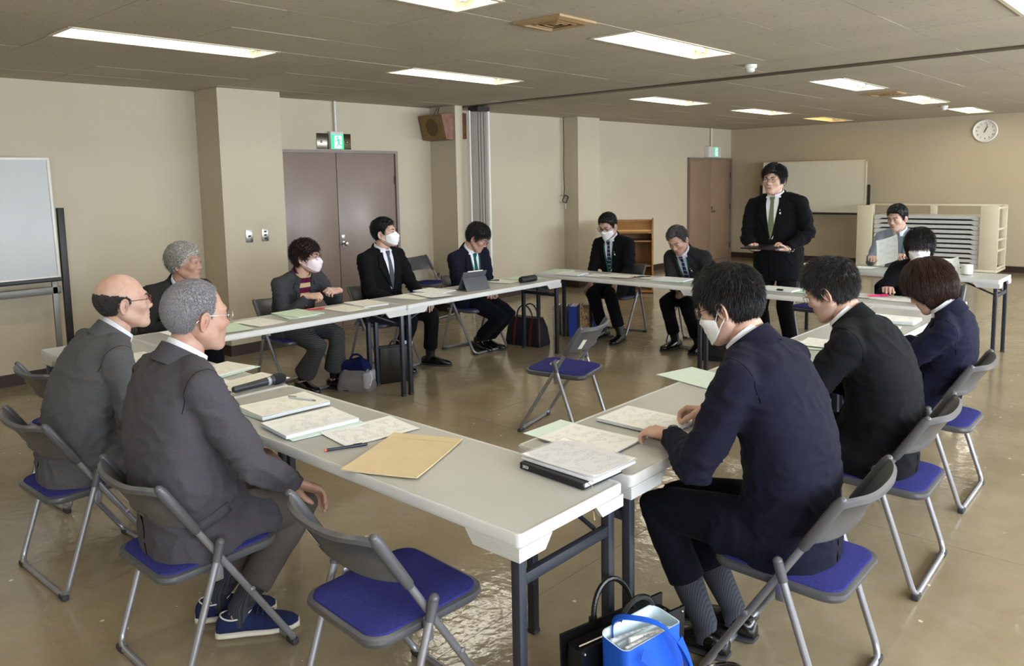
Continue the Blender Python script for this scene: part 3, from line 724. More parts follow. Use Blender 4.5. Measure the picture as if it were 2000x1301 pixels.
# ================================================================== PEOPLE: head, hands, clothes
NA, NE = 132, 92                       # direction grid of a head: azimuth x elevation
def _len(p): return np.sqrt((p*p).sum(-1))
def _ell(p, c, r):
    q = (p-np.array(c))/np.array(r); k = _len(q); return (k-1)*min(r)
def _cap(p, a, b, ra, rb):
    a = np.array(a); b = np.array(b); ab = b-a; t = np.clip(((p-a)@ab)/(ab@ab), 0, 1)
    return _len(p-(a+t[..., None]*ab))-(ra+(rb-ra)*t)
def _su(a, b, k):
    h = np.clip(0.5+0.5*(b-a)/k, 0, 1); return b*(1-h)+a*h-k*h*(1-h)
def _ss(a, b, k):                      # a minus b, smooth
    h = np.clip(0.5-0.5*(a+b)/k, 0, 1); return a*(1-h)-b*h+k*h*(1-h)
def head_sdf(p, v):
    """v: dict of shape variations"""
    jw, nl, fat = v.get('jaw', 1.0), v.get('nose', 1.0), v.get('fat', 0.0)
    d = _ell(p, (0, -0.014, 0.026), (0.0755, 0.097, 0.092))
    d = _su(d, _ell(p, (0, 0.020, -0.035), (0.061+fat*0.006, 0.070, 0.082)), 0.03)
    for s in (-1, 1):
        d = _su(d, _cap(p, (s*0.054*jw, -0.002, -0.052), (s*0.020*jw, 0.066, -0.100), 0.018+fat*0.004, 0.016), 0.025)
        d = _su(d, _ell(p, (s*0.040, 0.062, -0.022), (0.024+fat*0.004, 0.022, 0.022)), 0.022)
        d = _su(d, _cap(p, (s*0.046, 0.070, 0.026), (s*0.012, 0.084, 0.022), 0.010, 0.010), 0.018)
    d = _su(d, _ell(p, (0, 0.072, -0.062), (0.032, 0.024, 0.026)), 0.02)
    d = _su(d, _ell(p, (0, 0.078, -0.100), (0.020, 0.017, 0.016)), 0.018)
    for s in (-1, 1): d = _ss(d, _ell(p, (s*0.032, 0.101, 0.006), (0.021, 0.014, 0.013)), 0.012)
    for s in (-1, 1): d = _su(d, _ell(p, (s*0.031, 0.0775, 0.005), (0.0165, 0.0125, 0.012)), 0.006)
    d = _su(d, _cap(p, (0, 0.085, 0.012), (0, 0.0955+0.004*nl, -0.024), 0.0075, 0.0100), 0.012)
    d = _su(d, _ell(p, (0, 0.0975+0.004*nl, -0.029), (0.0125, 0.0115, 0.0105)), 0.008)
    for s in (-1, 1): d = _su(d, _ell(p, (s*0.0140, 0.0925, -0.033), (0.0085, 0.010, 0.0078)), 0.007)
    d = _su(d, _cap(p, (-0.018, 0.088, -0.060), (0.018, 0.088, -0.060), 0.0045, 0.0045), 0.006)
    d = _su(d, _cap(p, (-0.015, 0.0885, -0.0695), (0.015, 0.0885, -0.0695), 0.0055, 0.0055), 0.005)
    op = v.get('mouth', 0.0)
    d = _ss(d, _ell(p, (0, 0.101, -0.065-op*0.003), (0.024, 0.010, 0.0013+op*0.006)), 0.004)
    return d
_az = np.linspace(-PI, PI, NA, endpoint=False)
_el = np.linspace(-PI/2+0.015, PI/2-0.015, NE)
_AZ, _EL = np.meshgrid(_az, _el)                     # [NE, NA]; azimuth 0 = +Y (face), positive towards +X
DIRS = np.stack([np.cos(_EL)*np.sin(_AZ), np.cos(_EL)*np.cos(_AZ), np.sin(_EL)], -1)
def head_radius(v):
    lo = np.full(DIRS.shape[:2], 0.02); hi = np.full(DIRS.shape[:2], 0.17)
    # march from outside to the first crossing, then bisect
    r = hi.copy()
    for _ in range(40):
        dd = head_sdf(DIRS*r[..., None], v); r = r-np.clip(dd, -0.02, 0.02)*0.8
    return r
def grid_sample(G, d):
    """bilinear sample of a [NE,NA] grid along directions d [n,3]"""
    d = d/np.maximum(_len(d), 1e-9)[:, None]
    az = np.arctan2(d[:, 0], d[:, 1]); el = np.arcsin(np.clip(d[:, 2], -1, 1))
    x = (az+PI)/(2*PI)*NA; y = (el-_el[0])/(_el[-1]-_el[0])*(NE-1); y = np.clip(y, 0, NE-1.001)
    x0 = np.floor(x).astype(int); y0 = np.floor(y).astype(int); fx = x-x0; fy = y-y0
    a, b = x0 % NA, (x0+1) % NA
    return (G[y0, a]*(1-fx)+G[y0, b]*fx)*(1-fy)+(G[y0+1, a]*(1-fx)+G[y0+1, b]*fx)*fy
def blur(G, k):
    for _ in range(k):
        G = (np.roll(G, 1, 1)+np.roll(G, -1, 1)+2*G)/4
        P = np.pad(G, ((1, 1), (0, 0)), 'edge'); G = (P[:-2]+P[2:]+2*G)/4
    return G
GRIDF = []
for i in range(NE-1):
    for j in range(NA):
        GRIDF.append((i*NA+j, i*NA+(j+1) % NA, (i+1)*NA+(j+1) % NA, (i+1)*NA+j))
GRIDF = np.array(GRIDF)
def nz3(p, s, seed=0.0):
    """vector of Perlin noise values for an [n,3] array"""
    return np.array([noise.noise(Vector((x*s+seed, y*s+seed*1.7, z*s-seed))) for x, y, z in p])

EAR = None
def ear_shape():
    """one ear (right side, +X outward), origin where it meets the head"""
    global EAR
    if EAR is not None: return EAR
    b = MB(); n, m = 22, 7
    outl = []
    for i in range(n):
        a = 2*PI*i/n; y = math.cos(a); z = math.sin(a)
        w = 0.0175*(1.0+0.18*z) if True else 0
        outl.append((y*w-0.002+0.004*z, 0.032*z))
    rings = []
    for (k, h) in ((1.0, -0.006), (1.04, 0.002), (1.02, 0.007), (0.90, 0.0085), (0.76, 0.004), (0.60, 0.001), (0.42, 0.003), (0.22, -0.003), (0.02, -0.006)):
        rings.append([Vector((0.006+h+0.010*max(0, -y/0.02)+0.003*z/0.03, y*k+0.002*(1-k), z*k)) for y, z in outl])
    b.loft(rings, True, True)
    EAR = (b.v, b.f); return EAR

def hairline_default(a):
    deg = np.degrees(np.abs(a))
    return np.interp(deg, [0, 25, 42, 58, 72, 80, 92, 108, 122, 150, 180], [0.078, 0.078, 0.068, 0.040, 0.000, -0.012, 0.022, 0.016, -0.038, -0.068, -0.074])

def build_strands(name, mat_, parent, RH, mask, T, n, length, width, flow, seed, lift=0.004, droop=0.0, wild=0.25):
    """short tapered hairs lying along the hair surface; one mesh"""
    rng = np.random.RandomState(seed)
    idx = np.argwhere(mask > 0.5)
    if len(idx) == 0: return None
    wts = np.cos(_el[idx[:, 0]])+0.02; wts /= wts.sum()
    pick = idx[rng.choice(len(idx), n, p=wts)]
    az = _az[pick[:, 1]]+rng.uniform(-.5, .5, n)*(2*PI/NA); el = _el[pick[:, 0]]+rng.uniform(-.5, .5, n)*(PI/NE)
    d = np.stack([np.cos(el)*np.sin(az), np.cos(el)*np.cos(az), np.sin(el)], -1)
    p = d*(grid_sample(RH, d)-0.004)[:, None]
    L = length*rng.uniform(0.6, 1.15, n); S = 4
    pts = [p]
    jit = rng.normal(0, wild, (n, 3))
    for k in range(S):
        f = flow(p)+jit
        dn = p/_len(p)[:, None]; f = f-dn*(f*dn).sum(-1)[:, None]; f /= np.maximum(_len(f), 1e-6)[:, None]
        q = p+f*(L/S)[:, None]; dq = q/_len(q)[:, None]
        rr = np.maximum(grid_sample(RH, dq), _len(q)*0.985)+lift*(k+1)/S*rng.uniform(0.2, 1.2, n)
        q = dq*rr[:, None]; q[:, 2] -= droop*L*(k+1)/S/S
        pts.append(q); p = q
    pts = np.stack(pts, 1)                                       # n,S+1,3
    dn = pts/np.linalg.norm(pts, axis=-1, keepdims=True)
    tg = np.gradient(pts, axis=1); sd = np.cross(tg, dn); sd /= np.maximum(np.linalg.norm(sd, axis=-1, keepdims=True), 1e-9)
    w = width*np.array([0.7, 1.0, 0.95, 0.7, 0.12])[None, :, None]*rng.uniform(0.7, 1.3, (n, 1, 1))
    A = pts+sd*w; B = pts-sd*w; C = pts+dn*w*0.8
    V = np.stack([A, B, C], 2).reshape(-1, 3)                    # per strand (S+1)*3
    fs = []
    for k in range(S):
        o = k*3
        for a, b in ((0, 1), (1, 2), (2, 0)): fs.append((o+a, o+b, o+3+b, o+3+a))
    F = (np.array(fs)[None]+(np.arange(n)*(S+1)*3)[:, None, None]).reshape(-1, 4)
    me = bpy.data.meshes.new(name); V = np.array([T @ Vector(v) for v in V]) if T is not None else V
    me.from_pydata(V.tolist(), [], F.tolist()); me.polygons.foreach_set('use_smooth', [True]*len(F)); me.update()
    return me

def join_np(parts):
    V = []; F = []; o = 0
    for v, f in parts:
        v = np.asarray(v, float).reshape(-1, 3); V.append(v); F += [tuple(int(i)+o for i in q) for q in f]; o += len(v)
    return np.concatenate(V), F
def np_obj(name, V, F, material, parent, root, smooth=True):
    V = np.asarray(V)-np.array(root)
    me = bpy.data.meshes.new(name); me.from_pydata(V.tolist(), [], [tuple(f) for f in F])
    me.polygons.foreach_set('use_smooth', [smooth]*len(me.polygons)); me.update()
    bm = bmesh.new(); bm.from_mesh(me); bmesh.ops.recalc_face_normals(bm, faces=bm.faces); bm.to_mesh(me); bm.free()
    me.materials.append(material)
    o = bpy.data.objects.new(name, me); COL.objects.link(o)
    if parent is not None: o.parent = parent
    return o
def mb_obj(name, b, material, parent, root, sharp=50):
    b.v = [tuple(Vector(p)-Vector(root)) for p in b.v]
    me = b.mesh(name); me.materials.append(material)
    if any(b.sm): me.set_sharp_from_angle(angle=math.radians(sharp))
    o = bpy.data.objects.new(name, me); COL.objects.link(o)
    if parent is not None: o.parent = parent
    return o
def remesh(b, voxel, smooth=6, fac=0.5):
    """union of overlapping closed shells into one smooth surface"""
    me = bpy.data.meshes.new('tmp'); me.from_pydata(b.v, [], b.f); me.update()
    bm = bmesh.new(); bm.from_mesh(me); bmesh.ops.recalc_face_normals(bm, faces=bm.faces); bm.to_mesh(me); bm.free()
    o = bpy.data.objects.new('tmp', me); COL.objects.link(o)
    m = o.modifiers.new('r', 'REMESH'); m.mode = 'VOXEL'; m.voxel_size = voxel; m.adaptivity = 0
    if smooth:
        s = o.modifiers.new('s', 'SMOOTH'); s.factor = fac; s.iterations = smooth
    dg = bpy.context.evaluated_depsgraph_get(); ev = o.evaluated_get(dg); r = ev.to_mesh()
    V = np.zeros(len(r.vertices)*3); r.vertices.foreach_get('co', V); V = V.reshape(-1, 3)
    Nn = np.zeros(len(r.vertices)*3); r.vertices.foreach_get('normal', Nn); Nn = Nn.reshape(-1, 3)
    F = [tuple(p.vertices) for p in r.polygons]
    ev.to_mesh_clear(); bpy.data.objects.remove(o); bpy.data.meshes.remove(me)
    return V, F, Nn

# ---- hands ---------------------------------------------------------
_HANDS = {}
def hand_shape(curl, spread=0.10, thumb=0.5, splay=None, voxel=0.0038):
    """right hand; wrist at origin, fingers along +Y, palm faces -Z, thumb at -X side. curl: 4 tuples of joint angles (deg) or one tuple"""
    key = (str(curl), spread, thumb, voxel)
    if key in _HANDS: return _HANDS[key]
    b = MB()
    def ringx(y, cx, hw, ht, z=0.0, n=14):
        return [Vector((cx+hw*math.copysign(abs(math.cos(2*PI*i/n))**0.75, math.cos(2*PI*i/n)), y, z+ht*math.sin(2*PI*i/n))) for i in range(n)]
    b.loft([ringx(-0.055, 0.0, 0.026, 0.0205), ringx(-0.01, 0.0, 0.0265, 0.019), ringx(0.02, -0.001, 0.033, 0.0175), ringx(0.055, 0.0, 0.040, 0.0155), ringx(0.083, 0.001, 0.041, 0.013), ringx(0.094, 0.002, 0.036, 0.009)], True, True)
    fingers = [(-0.030, 0.086, 0.073, 0.0088), (-0.0095, 0.091, 0.081, 0.0092), (0.0115, 0.087, 0.074, 0.0087), (0.031, 0.078, 0.058, 0.0078)]
    for k, (x, y, ln, r) in enumerate(fingers):
        c = curl[k] if isinstance(curl[0], (tuple, list)) else curl
        a = 0.0; yaw = (x/0.031)*spread
        p = Vector((x, y-0.02, 0.002)); pts = [p.copy(), Vector((x+math.sin(yaw)*0.012, y+0.0, 0.003))]; rr = [r*1.1, r*1.08]
        p = pts[-1].copy()
        for seg, frac in zip(c, (0.44, 0.31, 0.25)):
            a += math.radians(seg); dirv = Vector((math.sin(yaw)*math.cos(a), math.cos(yaw)*math.cos(a), -math.sin(a)))
            p = p+dirv*ln*frac*0.5; pts.append(p.copy()); rr.append(r*0.96)
            p = p+dirv*ln*frac*0.5; pts.append(p.copy()); rr.append(r)
        rr[-1] = r*0.72
        b.tube(pts, rr, 8)
        b.sphere(pts[-1], r*0.74, 8, 6)
    # thumb leaves the side of the palm near its base
    t = thumb
    p0 = Vector((-0.020, 0.018, -0.004)); p1 = p0+Vector((-0.022, 0.026, -0.010-0.010*t)); p2 = p1+Vector((-0.012+0.016*t, 0.030, -0.006-0.012*t)); p3 = p2+Vector((-0.002+0.014*t, 0.026, -0.004-0.006*t))
    b.tube([p0, (p0+p1)/2, p1, (p1+p2)/2, p2, (p2+p3)/2, p3], [0.016, 0.0155, 0.0125, 0.0105, 0.0108, 0.0098, 0.0070], 9); b.sphere(p3, 0.0072, 8, 6)
    V, F, _ = remesh(b, voxel, 2, 0.45)
    _HANDS[key] = (V, F); return _HANDS[key]
FLAT = (12, 14, 10); RELAX = (28, 32, 18); GRIP = (62, 72, 35); FIST = (78, 92, 50); CLAW = (38, 52, 34)

# ---- fabrics -------------------------------------------------------
def cloth(name, col, rough=0.85, var=0.12, vs=90, bump=0.12, bs=500, sheen=0.02, **k):
    return mat(name, col, rough, spec=0.10, var=var, vscale=vs, bump=bump, bscale=bs, sheen=sheen, **k)
SKINS = {}
def skin(name, col):
    c2 = (col[0]*0.965, col[1]*0.90, col[2]*0.88)
    return mat(name, col, 0.48, spec=0.4, col2=c2, vscale=26, bump=0.08, bscale=260, sss=0.12)
def hairmat(name, col, col2, rough=0.45, vs=160):
    return mat(name, col, rough, spec=0.35, col2=col2, vscale=vs)
SEAM = mat('seam_shadow_thread', (0.02, 0.02, 0.025), 1.0, spec=0.0, var=0.02)
SHIRT = cloth('shirt_white', (0.86, 0.87, 0.90), 0.8, 0.04)
LIP = mat('lips', (0.60, 0.43, 0.38), 0.45, var=0.1, vscale=40)
EYEW = mat('eye_white', (0.82, 0.79, 0.75), 0.25, var=0.02)
EYED = mat('iris_dark', (0.07, 0.045, 0.035), 0.15, var=0.1)
MASKW = cloth('mask_white', (0.90, 0.90, 0.90), 0.8, 0.03, bump=0.05)
MASKP = cloth('mask_pink', (0.90, 0.83, 0.86), 0.8, 0.03, bump=0.05)
LENS = None
def lens_mat():
    global LENS
    if LENS: return LENS
    m = bpy.data.materials.new('spectacle_lens'); m.use_nodes = True; N = m.node_tree.nodes; L = m.node_tree.links
    for n in list(N): N.remove(n)
    o = N.new('ShaderNodeOutputMaterial'); t = N.new('ShaderNodeBsdfTransparent'); g = N.new('ShaderNodeBsdfGlossy'); g.inputs['Roughness'].default_value = 0.05
    x = N.new('ShaderNodeMixShader'); x.inputs[0].default_value = 0.07; L.new(t.outputs[0], x.inputs[1]); L.new(g.outputs[0], x.inputs[2]); L.new(x.outputs[0], o.inputs[0])
    LENS = m; return m

def two_bone(a, c, l1, l2, pole):
    """joint position between a and c; bends towards pole"""
    a = Vector(a); c = Vector(c); d = c-a; dist = min(d.length, (l1+l2)*0.9985); d.normalize()
    c2 = a+d*dist
    x = (l1*l1-l2*l2+dist*dist)/(2*dist); h = math.sqrt(max(l1*l1-x*x, 0))
    p = Vector(pole); p = p-d*p.dot(d); p.normalize()
    return a+d*x+p*h, c2
def facing(deg):                       # 0 = +Y, 90 = -X  (same as a rotation about Z)
    a = math.radians(deg); return Vector((-math.sin(a), math.cos(a), 0))

def person(label, hip, face, head, hyaw, hpitch=0.0, hroll=0.0, hands=None, feet=None, size=1.0, width=1.0, belly=0.0,
           jacket=None, jacket_kind='suit', shirt=None, tie=None, trousers=None, shoe=None, sole=None, sock=None, sneaker=False,
           skin_=None, hair=None, hairm=None, glasses=None, mask=None, hv=None, curls=(RELAX, RELAX), thumbs=(0.5, 0.5), hand_dirs=(None, None), palms=(None, None),
           elbows=(None, None), voxel=0.0125, slouch=0.05, twist=0.0, lanyard=None, pin=False, watch=None, brow=None, flare=1.0, hem=0.20, strands=2200,
           vbottom=0.30, buttons=True, standing=False, vent=False, pocket=False, badge=True, cuff=False, fold=1.0, sock_len=0.16, handvox=0.0042, headscale=1.0, stripes=None, skirt=0.0):
    rootp = Vector((hip[0], hip[1], 0))
    R = empty('person', rootp); tag(R, label, 'person')
    root = tuple(rootp)
    F0 = facing(face); X0 = Vector((F0.y, -F0.x, 0)); UP = Vector((0, 0, 1))      # X0 = person's right
    s = size
    # ------------------------------------------------ head frame
    HY = Matrix.Rotation(math.radians(hyaw), 3, 'Z') @ Matrix.Rotation(math.radians(hpitch), 3, 'X') @ Matrix.Rotation(math.radians(hroll), 3, 'Y')
    HS = headscale
    TH = Matrix.Translation(Vector(head)) @ (HY @ Matrix.Diagonal((HS, HS, HS))).to_4x4()
    def H(p): return TH @ Vector(p)
    nb = H((0, -0.044, -0.122))                    # base of the neck
    nb = nb*0.6+(Vector(head)+Vector((0, 0, -0.138*HS))-F0*0.035)*0.4
    # ------------------------------------------------ spine
    hp = Vector(hip); mid = (hp+nb)/2-F0*slouch
    ctrl = mid*2-(hp+nb)/2
    def C(t):
        if t < 0: d = (ctrl-hp).normalized(); L = (nb-hp).length; d = (d*0.35+UP*0.65).normalized(); return hp+d*t*L
        if t > 1: return nb+(nb-ctrl).normalized()*(t-1)*(nb-hp).length
        return hp*(1-t)**2+ctrl*2*t*(1-t)+nb*t*t
    def fr(t):
        d = (C(t+0.03)-C(t-0.03)).normalized()
        tw = math.radians(twist)*max(0, min(1, t)); x = (Matrix.Rotation(tw, 3, 'Z') @ X0)
        x = (x-d*x.dot(d)).normalized(); n = d.cross(x)
        return C(t), x, n, d
    def ring(t, rx, rf, rb, n=32, e=2.35, fwd=0.0):
        c, x, nn, d = fr(t); out = []
        for i in range(n):
            a = 2*PI*i/n; ca, sa = math.cos(a), math.sin(a)
            px = math.copysign(abs(ca)**(2/e), ca)*rx; py = math.copysign(abs(sa)**(2/e), sa)*(rf if sa > 0 else rb)
            out.append(c+x*px+nn*(py+fwd))
        return out
    w = width*s; bl = belly; hw_ = w if standing else min(w, 1.0)
    prof = [(-hem, 0.186*hw_, (0.140+bl*0.6)*s, 0.150*s), (-0.10, 0.188*hw_, (0.150+bl)*s, 0.150*s), (0.06, 0.186*hw_, (0.150+bl)*s, 0.138*s), (0.28, 0.178*w, (0.138+bl)*s, 0.115*s),
            (0.50, 0.186*w, (0.130+bl*0.6)*s, 0.112*s), (0.68, 0.197*w, (0.120+bl*0.2)*s, 0.114*s), (0.82, 0.190*w, 0.098*s, 0.108*s), (0.91, 0.146*w, 0.074*s, 0.088*s), (0.97, 0.088*w, 0.062*s, 0.070*s), (1.02, 0.066*s, 0.056*s, 0.060*s)]
    torso = MB(); torso.loft([ring(*p) for p in prof], True, True)
    bvh = BVHTree.FromPolygons([Vector(v) for v in torso.v], torso.f)
    # ------------------------------------------------ arms
    ua, fa = 0.285*s, 0.250*s
    arms = []
    b = MB(); b.v = list(torso.v); b.f = list(torso.f); b.sm = list(torso.sm)
    core = MB()
    for k, sd in enumerate((-1, 1)):                # 0 = left hand, 1 = right hand
        c, x, n, d = fr(0.855)
        S = c+x*sd*0.183*w-n*0.002
        cy, xx, _, _ = fr(0.935)
        tgt = Vector(hands[k]) if hands else S+Vector((0, 0, -0.5))+F0*0.1
        pole = Vector(elbows[k]) if elbows[k] is not None else (-UP*1.0+x*sd*0.55-F0*0.45)
        E, W = two_bone(S, tgt, ua, fa, pole)
        fd = (W-E).normalized()
        b.tube([cy+xx*sd*0.045, cy+xx*sd*0.09*w, S], [0.050*s, 0.054*s, 0.060*s], 12)
        b.sphere(S, 0.063*s, 14, 10)
        e1 = E-(E-S).normalized()*0.05; e2 = E+fd*0.05
        Wc = W-fd*0.012
        b.tube([S, S+(E-S)*0.35, S+(E-S)*0.7, e1, E, e2, E+(Wc-E)*0.55, Wc], [0.064*s, 0.064*s, 0.060*s, 0.057*s, 0.056*s, 0.054*s, 0.048*s, 0.0405*s], 14)
        core.tube([S, E, W-fd*0.01], [0.04*s, 0.035*s, 0.026*s], 8)
        arms.append((S, E, W, fd))
    tl, sl = 0.415*s, 0.395*s; legs = []
    for k, sd in enumerate((-1, 1)):
        J = hp+X0*sd*0.082*s-UP*0.01
        fx, fy, fyaw = feet[k]
        ank = Vector((fx, fy, 0.095))
        fd_ = facing(fyaw)
        K, A = two_bone(J, ank, tl, sl, F0*1.0+UP*0.8)
        legs.append((J, K, A, fd_))
        if skirt > 0:                               # the coat tail drapes over the outer thigh
            q = K-J; o_ = X0*sd*0.004-UP*0.012
            b.tube([J-q.normalized()*0.05+o_, J+q*skirt*0.5+o_, J+q*skirt*0.85+o_-UP*0.01, J+q*skirt+o_-UP*0.018], [0.092*s, 0.098*s, 0.094*s, 0.070*s], 14)
    Vj, Fj, Nj = remesh(b, voxel, 7, 0.5)
    # folds: stretched noise, stronger at elbow and waist, weaker on the chest front
    if fold:
        amp = np.full(len(Vj), 0.0045)
        for (S, E, W, fd) in arms:
            de = _len(Vj-np.array(E)); amp += 0.011*np.exp(-(de/0.09)**2)
            ds = _len(Vj-np.array(S+(E-S)*0.25)); amp += 0.005*np.exp(-(ds/0.10)**2)
            dw = _len(Vj-np.array(W)); amp += 0.003*np.exp(-(dw/0.08)**2)
        cw = np.array(C(0.15)); amp += 0.005*np.exp(-((Vj[:, 2]-cw[2])/0.09)**2)
        cc, xx, n_, d_ = fr(0.62); rel = Vj-np.array(cc)
        front = ((rel@np.array(n_)) > 0.05) & (np.abs(rel@np.array(xx)) < 0.13)
        amp[front] *= 0.25
        sx = rootp.x*3.1+rootp.y
        q = Vj.copy(); q[:, 2] *= 1.5
        wv = nz3(q, 5.0, sx)
        n1 = np.array([noise.noise(Vector((p[0]*9+w0*1.6+sx, p[1]*9-w0*1.2, p[2]*17+w0*2.0))) for p, w0 in zip(Vj, wv)])
        n2 = 1-2*np.abs(n1)
        rd = np.maximum(n2, 0.0)**2.2
        Vj = Vj+Nj*(amp*fold*(1.15*rd-0.55+0.7*wv))[:, None]
    name_j = {'suit': 'jacket', 'coat': 'jacket', 'sweater': 'sweater'}[jacket_kind]
    np_obj(name_j, Vj, Fj, jacket, R, root)
    # ------------------------------------------------ decals that follow the chest
    def decal(name, rows, material, off, th=0.003, m=6, parent=R, label=None):
        top = []; bot = []
        for (t, u0, u1) in rows:
            c, x, n, d = fr(t)
            for i in range(m+1):
                u = u0+(u1-u0)*i/m; o = c+x*u+n*0.45
                hit = bvh.ray_cast(o, -n, 0.6)
                p = hit[0] if hit[0] is not None else c+x*u*0.8+n*0.03
                top.append(p+n*off); bot.append(p+n*(off-th))
        nr = len(rows); V = top+bot; Fq = []; N0 = len(top)
        for i in range(nr-1):
            for j in range(m):
                a = i*(m+1)+j; q = (a, a+1, a+m+2, a+m+1); Fq.append(q); Fq.append(tuple(N0+z for z in reversed(q)))
        rim = [j for j in range(m+1)]+[i*(m+1)+m for i in range(1, nr)]+[(nr-1)*(m+1)+j for j in range(m-1, -1, -1)]+[i*(m+1) for i in range(nr-2, 0, -1)]
        for i in range(len(rim)): a, c2 = rim[i], rim[(i+1) % len(rim)]; Fq.append((a, N0+a, N0+c2, c2))
        o = np_obj(name, [tuple(v) for v in V], Fq, material, parent, root)
        o.data.set_sharp_from_angle(angle=math.radians(50))
        if label: o['label'] = label
        return o
    ts = lambda a, c2, n: [a+(c2-a)*i/(n-1) for i in range(n)]
    vt = 0.985
    if jacket_kind in ('suit', 'coat') and shirt is not None:
        ve = lambda t: (0.058*w*max(0.0, (t-vbottom)/(vt-vbottom))**0.85+0.001)*(1.0 if t < 0.90 else 1.0-2.6*(t-0.90))
        decal('shirt', [(t, -ve(t)-0.012, ve(t)+0.012) for t in ts(vbottom, 1.0, 16)], shirt, 0.0075, 0.008, 8)
        if tie is not None:
            tw_ = lambda t: 0.012+0.022*(0.95-t)/(0.95-vbottom) if t < 0.93 else 0.013
            decal('tie', [(t, -min(tw_(t), ve(t)+0.006), min(tw_(t), ve(t)+0.006)) for t in ts(vbottom, 0.945, 12)], tie, 0.0125, 0.006, 4)
            decal('tie_knot', [(0.925, -0.012, 0.012), (0.95, -0.017, 0.017), (0.975, -0.020, 0.020), (0.99, -0.019, 0.019)], tie, 0.019, 0.012, 4)
        for sg, nm in ((-1, 'lapel'), (1, 'lapel')):
            wd = lambda t: 0.004+0.070*min(1, (t-vbottom)/(0.78-vbottom)) if t < 0.78 else (0.058 if t < 0.82 else 0.052-0.10*(t-0.82))
            rows = [(t, sg*ve(t), sg*(ve(t)+wd(t)*w)) for t in ts(vbottom-0.01, 0.97, 16)]
            if jacket_kind == 'coat': rows = [(t, sg*ve(t), sg*(ve(t)+(0.05 if t > 0.80 else 0.012)*w)) for t in ts(vbottom-0.01, 0.97, 12)]
            decal(nm, rows, jacket, 0.013, 0.007, 5)
        if vbottom > 0.1:
            decal('front_edge', [(t, -0.006, 0.004) for t in ts(-hem+0.04, vbottom, 6)], jacket, 0.009, 0.006, 2)
        if buttons:
            for t in (vbottom-0.03, vbottom-0.19):
                c, x, n, d = fr(t); hit = bvh.ray_cast(c+n*0.45+x*0.012, -n, 0.6)
                if hit[0] is not None: mb_obj('button', MB().sphere(hit[0]+n*0.006, 0.008, 10, 6), M['black'], R, root)
        if pin:
            c, x, n, d = fr(0.74)
            u = -(ve(0.74)+0.030); hit = bvh.ray_cast(c+x*u+n*0.45, -n, 0.6)
            if hit[0] is not None:
                p = hit[0]+n*0.016; rot = Matrix((x, d, n)).transposed()
                mb_obj('lapel_pin', MB().box(p-d*0.012, (0.013, 0.032, 0.004), rot=rot), mat('pin_white', (0.9, 0.87, 0.86), 0.4, var=0.05), R, root)
                mb_obj('lapel_badge', MB().sphere(p+d*0.022, (0.007, 0.007, 0.007), 8, 6), M['steel'], R, root)
    if stripes is not None: pass
    if lanyard is not None:
        LM = mat('lanyard_green', (0.07, 0.42, 0.30), 0.7, var=0.1)
        for sg in (-1, 1):
            decal('lanyard', [(t, sg*(0.003+0.052*w*max(0, (t-0.22)/0.72)**0.8)-0.004, sg*(0.003+0.052*w*max(0, (t-0.22)/0.72)**0.8)+0.004) for t in ts(0.20, 0.95, 14)], LM, 0.0215, 0.002, 1)
        if badge:
            decal('name_badge', [(t, -0.032, 0.032) for t in ts(0.06, 0.20, 4)], mat('badge_card', (0.78, 0.82, 0.76), 0.3, var=0.1, vscale=60), 0.022, 0.003, 3)
    # ------------------------------------------------ collars
    c1, x1, n1_, d1 = fr(1.0)
    axis = (d1*0.75+(H((0, -0.02, -0.04))-nb).normalized()*0.6).normalized()
    xa = (x1-axis*x1.dot(axis)).normalized(); na = axis.cross(xa)
    def band(name, r0, r1, z0, z1, gap, material, th=0.004, n=36, fwd=0.0, dip=0.0, label=None):
        rings = []
        for i in range(n+1):
            a = math.radians(90+gap+(360-2*gap)*i/n)              # 90 deg = front
            back = 0.5-0.5*math.sin(a)                            # 1 at the back
            dirv = xa*math.cos(a)+na*math.sin(a)
            base = nb+na*fwd
            lo = base+dirv*r0+axis*(z0-dip*(1-back)); hi = base+dirv*r1+axis*(z1-(dip*1.2+0.004)*(1-back))
            rings.append([lo, hi, hi+dirv*th, lo+dirv*th])
        mb_obj(name, MB().loft(rings, True, True), material, R, root)
    if shirt is not None or jacket_kind == 'sweater':
        cm = SHIRT if jacket_kind != 'coat' else shirt
        band('shirt_collar', 0.0675*s, 0.0625*s, -0.012, 0.047, 16 if jacket_kind != 'coat' else 2, cm, dip=0.026)
    if jacket_kind in ('suit', 'coat'):
        band('jacket_collar', 0.094*s, 0.0755*s, -0.034, 0.030, 62 if jacket_kind == 'suit' else 40, jacket, 0.007, dip=0.026)
    # ------------------------------------------------ legs
    tr = MB()
    tr.sphere(hp+UP*0.0, (0.130*s, 0.130*s, 0.100*s), 20, 12)
    tr.tube([hp-X0*0.09*s, hp+X0*0.09*s], 0.100*s, 14)
    for k, sd in enumerate((-1, 1)):
        J, K, A, fd_ = legs[k]
        kd = (A-K).normalized()
        hemp = A+(K-A).normalized()*(sock_len-0.10)
        tr.tube([J, J+(K-J)*0.5, K-(K-J).normalized()*0.06, K, K+kd*0.07, K+(hemp-K)*0.6, hemp], [0.088*s, 0.082*s, 0.069*s, 0.064*s, 0.064*s, 0.060*s*flare, 0.060*s*flare**1.6], 14)
        core.tube([J, K, A], [0.05*s, 0.042*s, 0.034*s], 8)
        core.sphere(A-UP*0.02, (0.04, 0.04, 0.05), 10, 6)
        # sock
        mb_obj('sock', MB().tube([A-UP*0.055+fd_*0.005, A, A+(K-A)*0.22, A+(K-A)*0.36], [0.040*s, 0.040*s, 0.046*s, 0.05*s], 14), sock or M['black'], R, root)
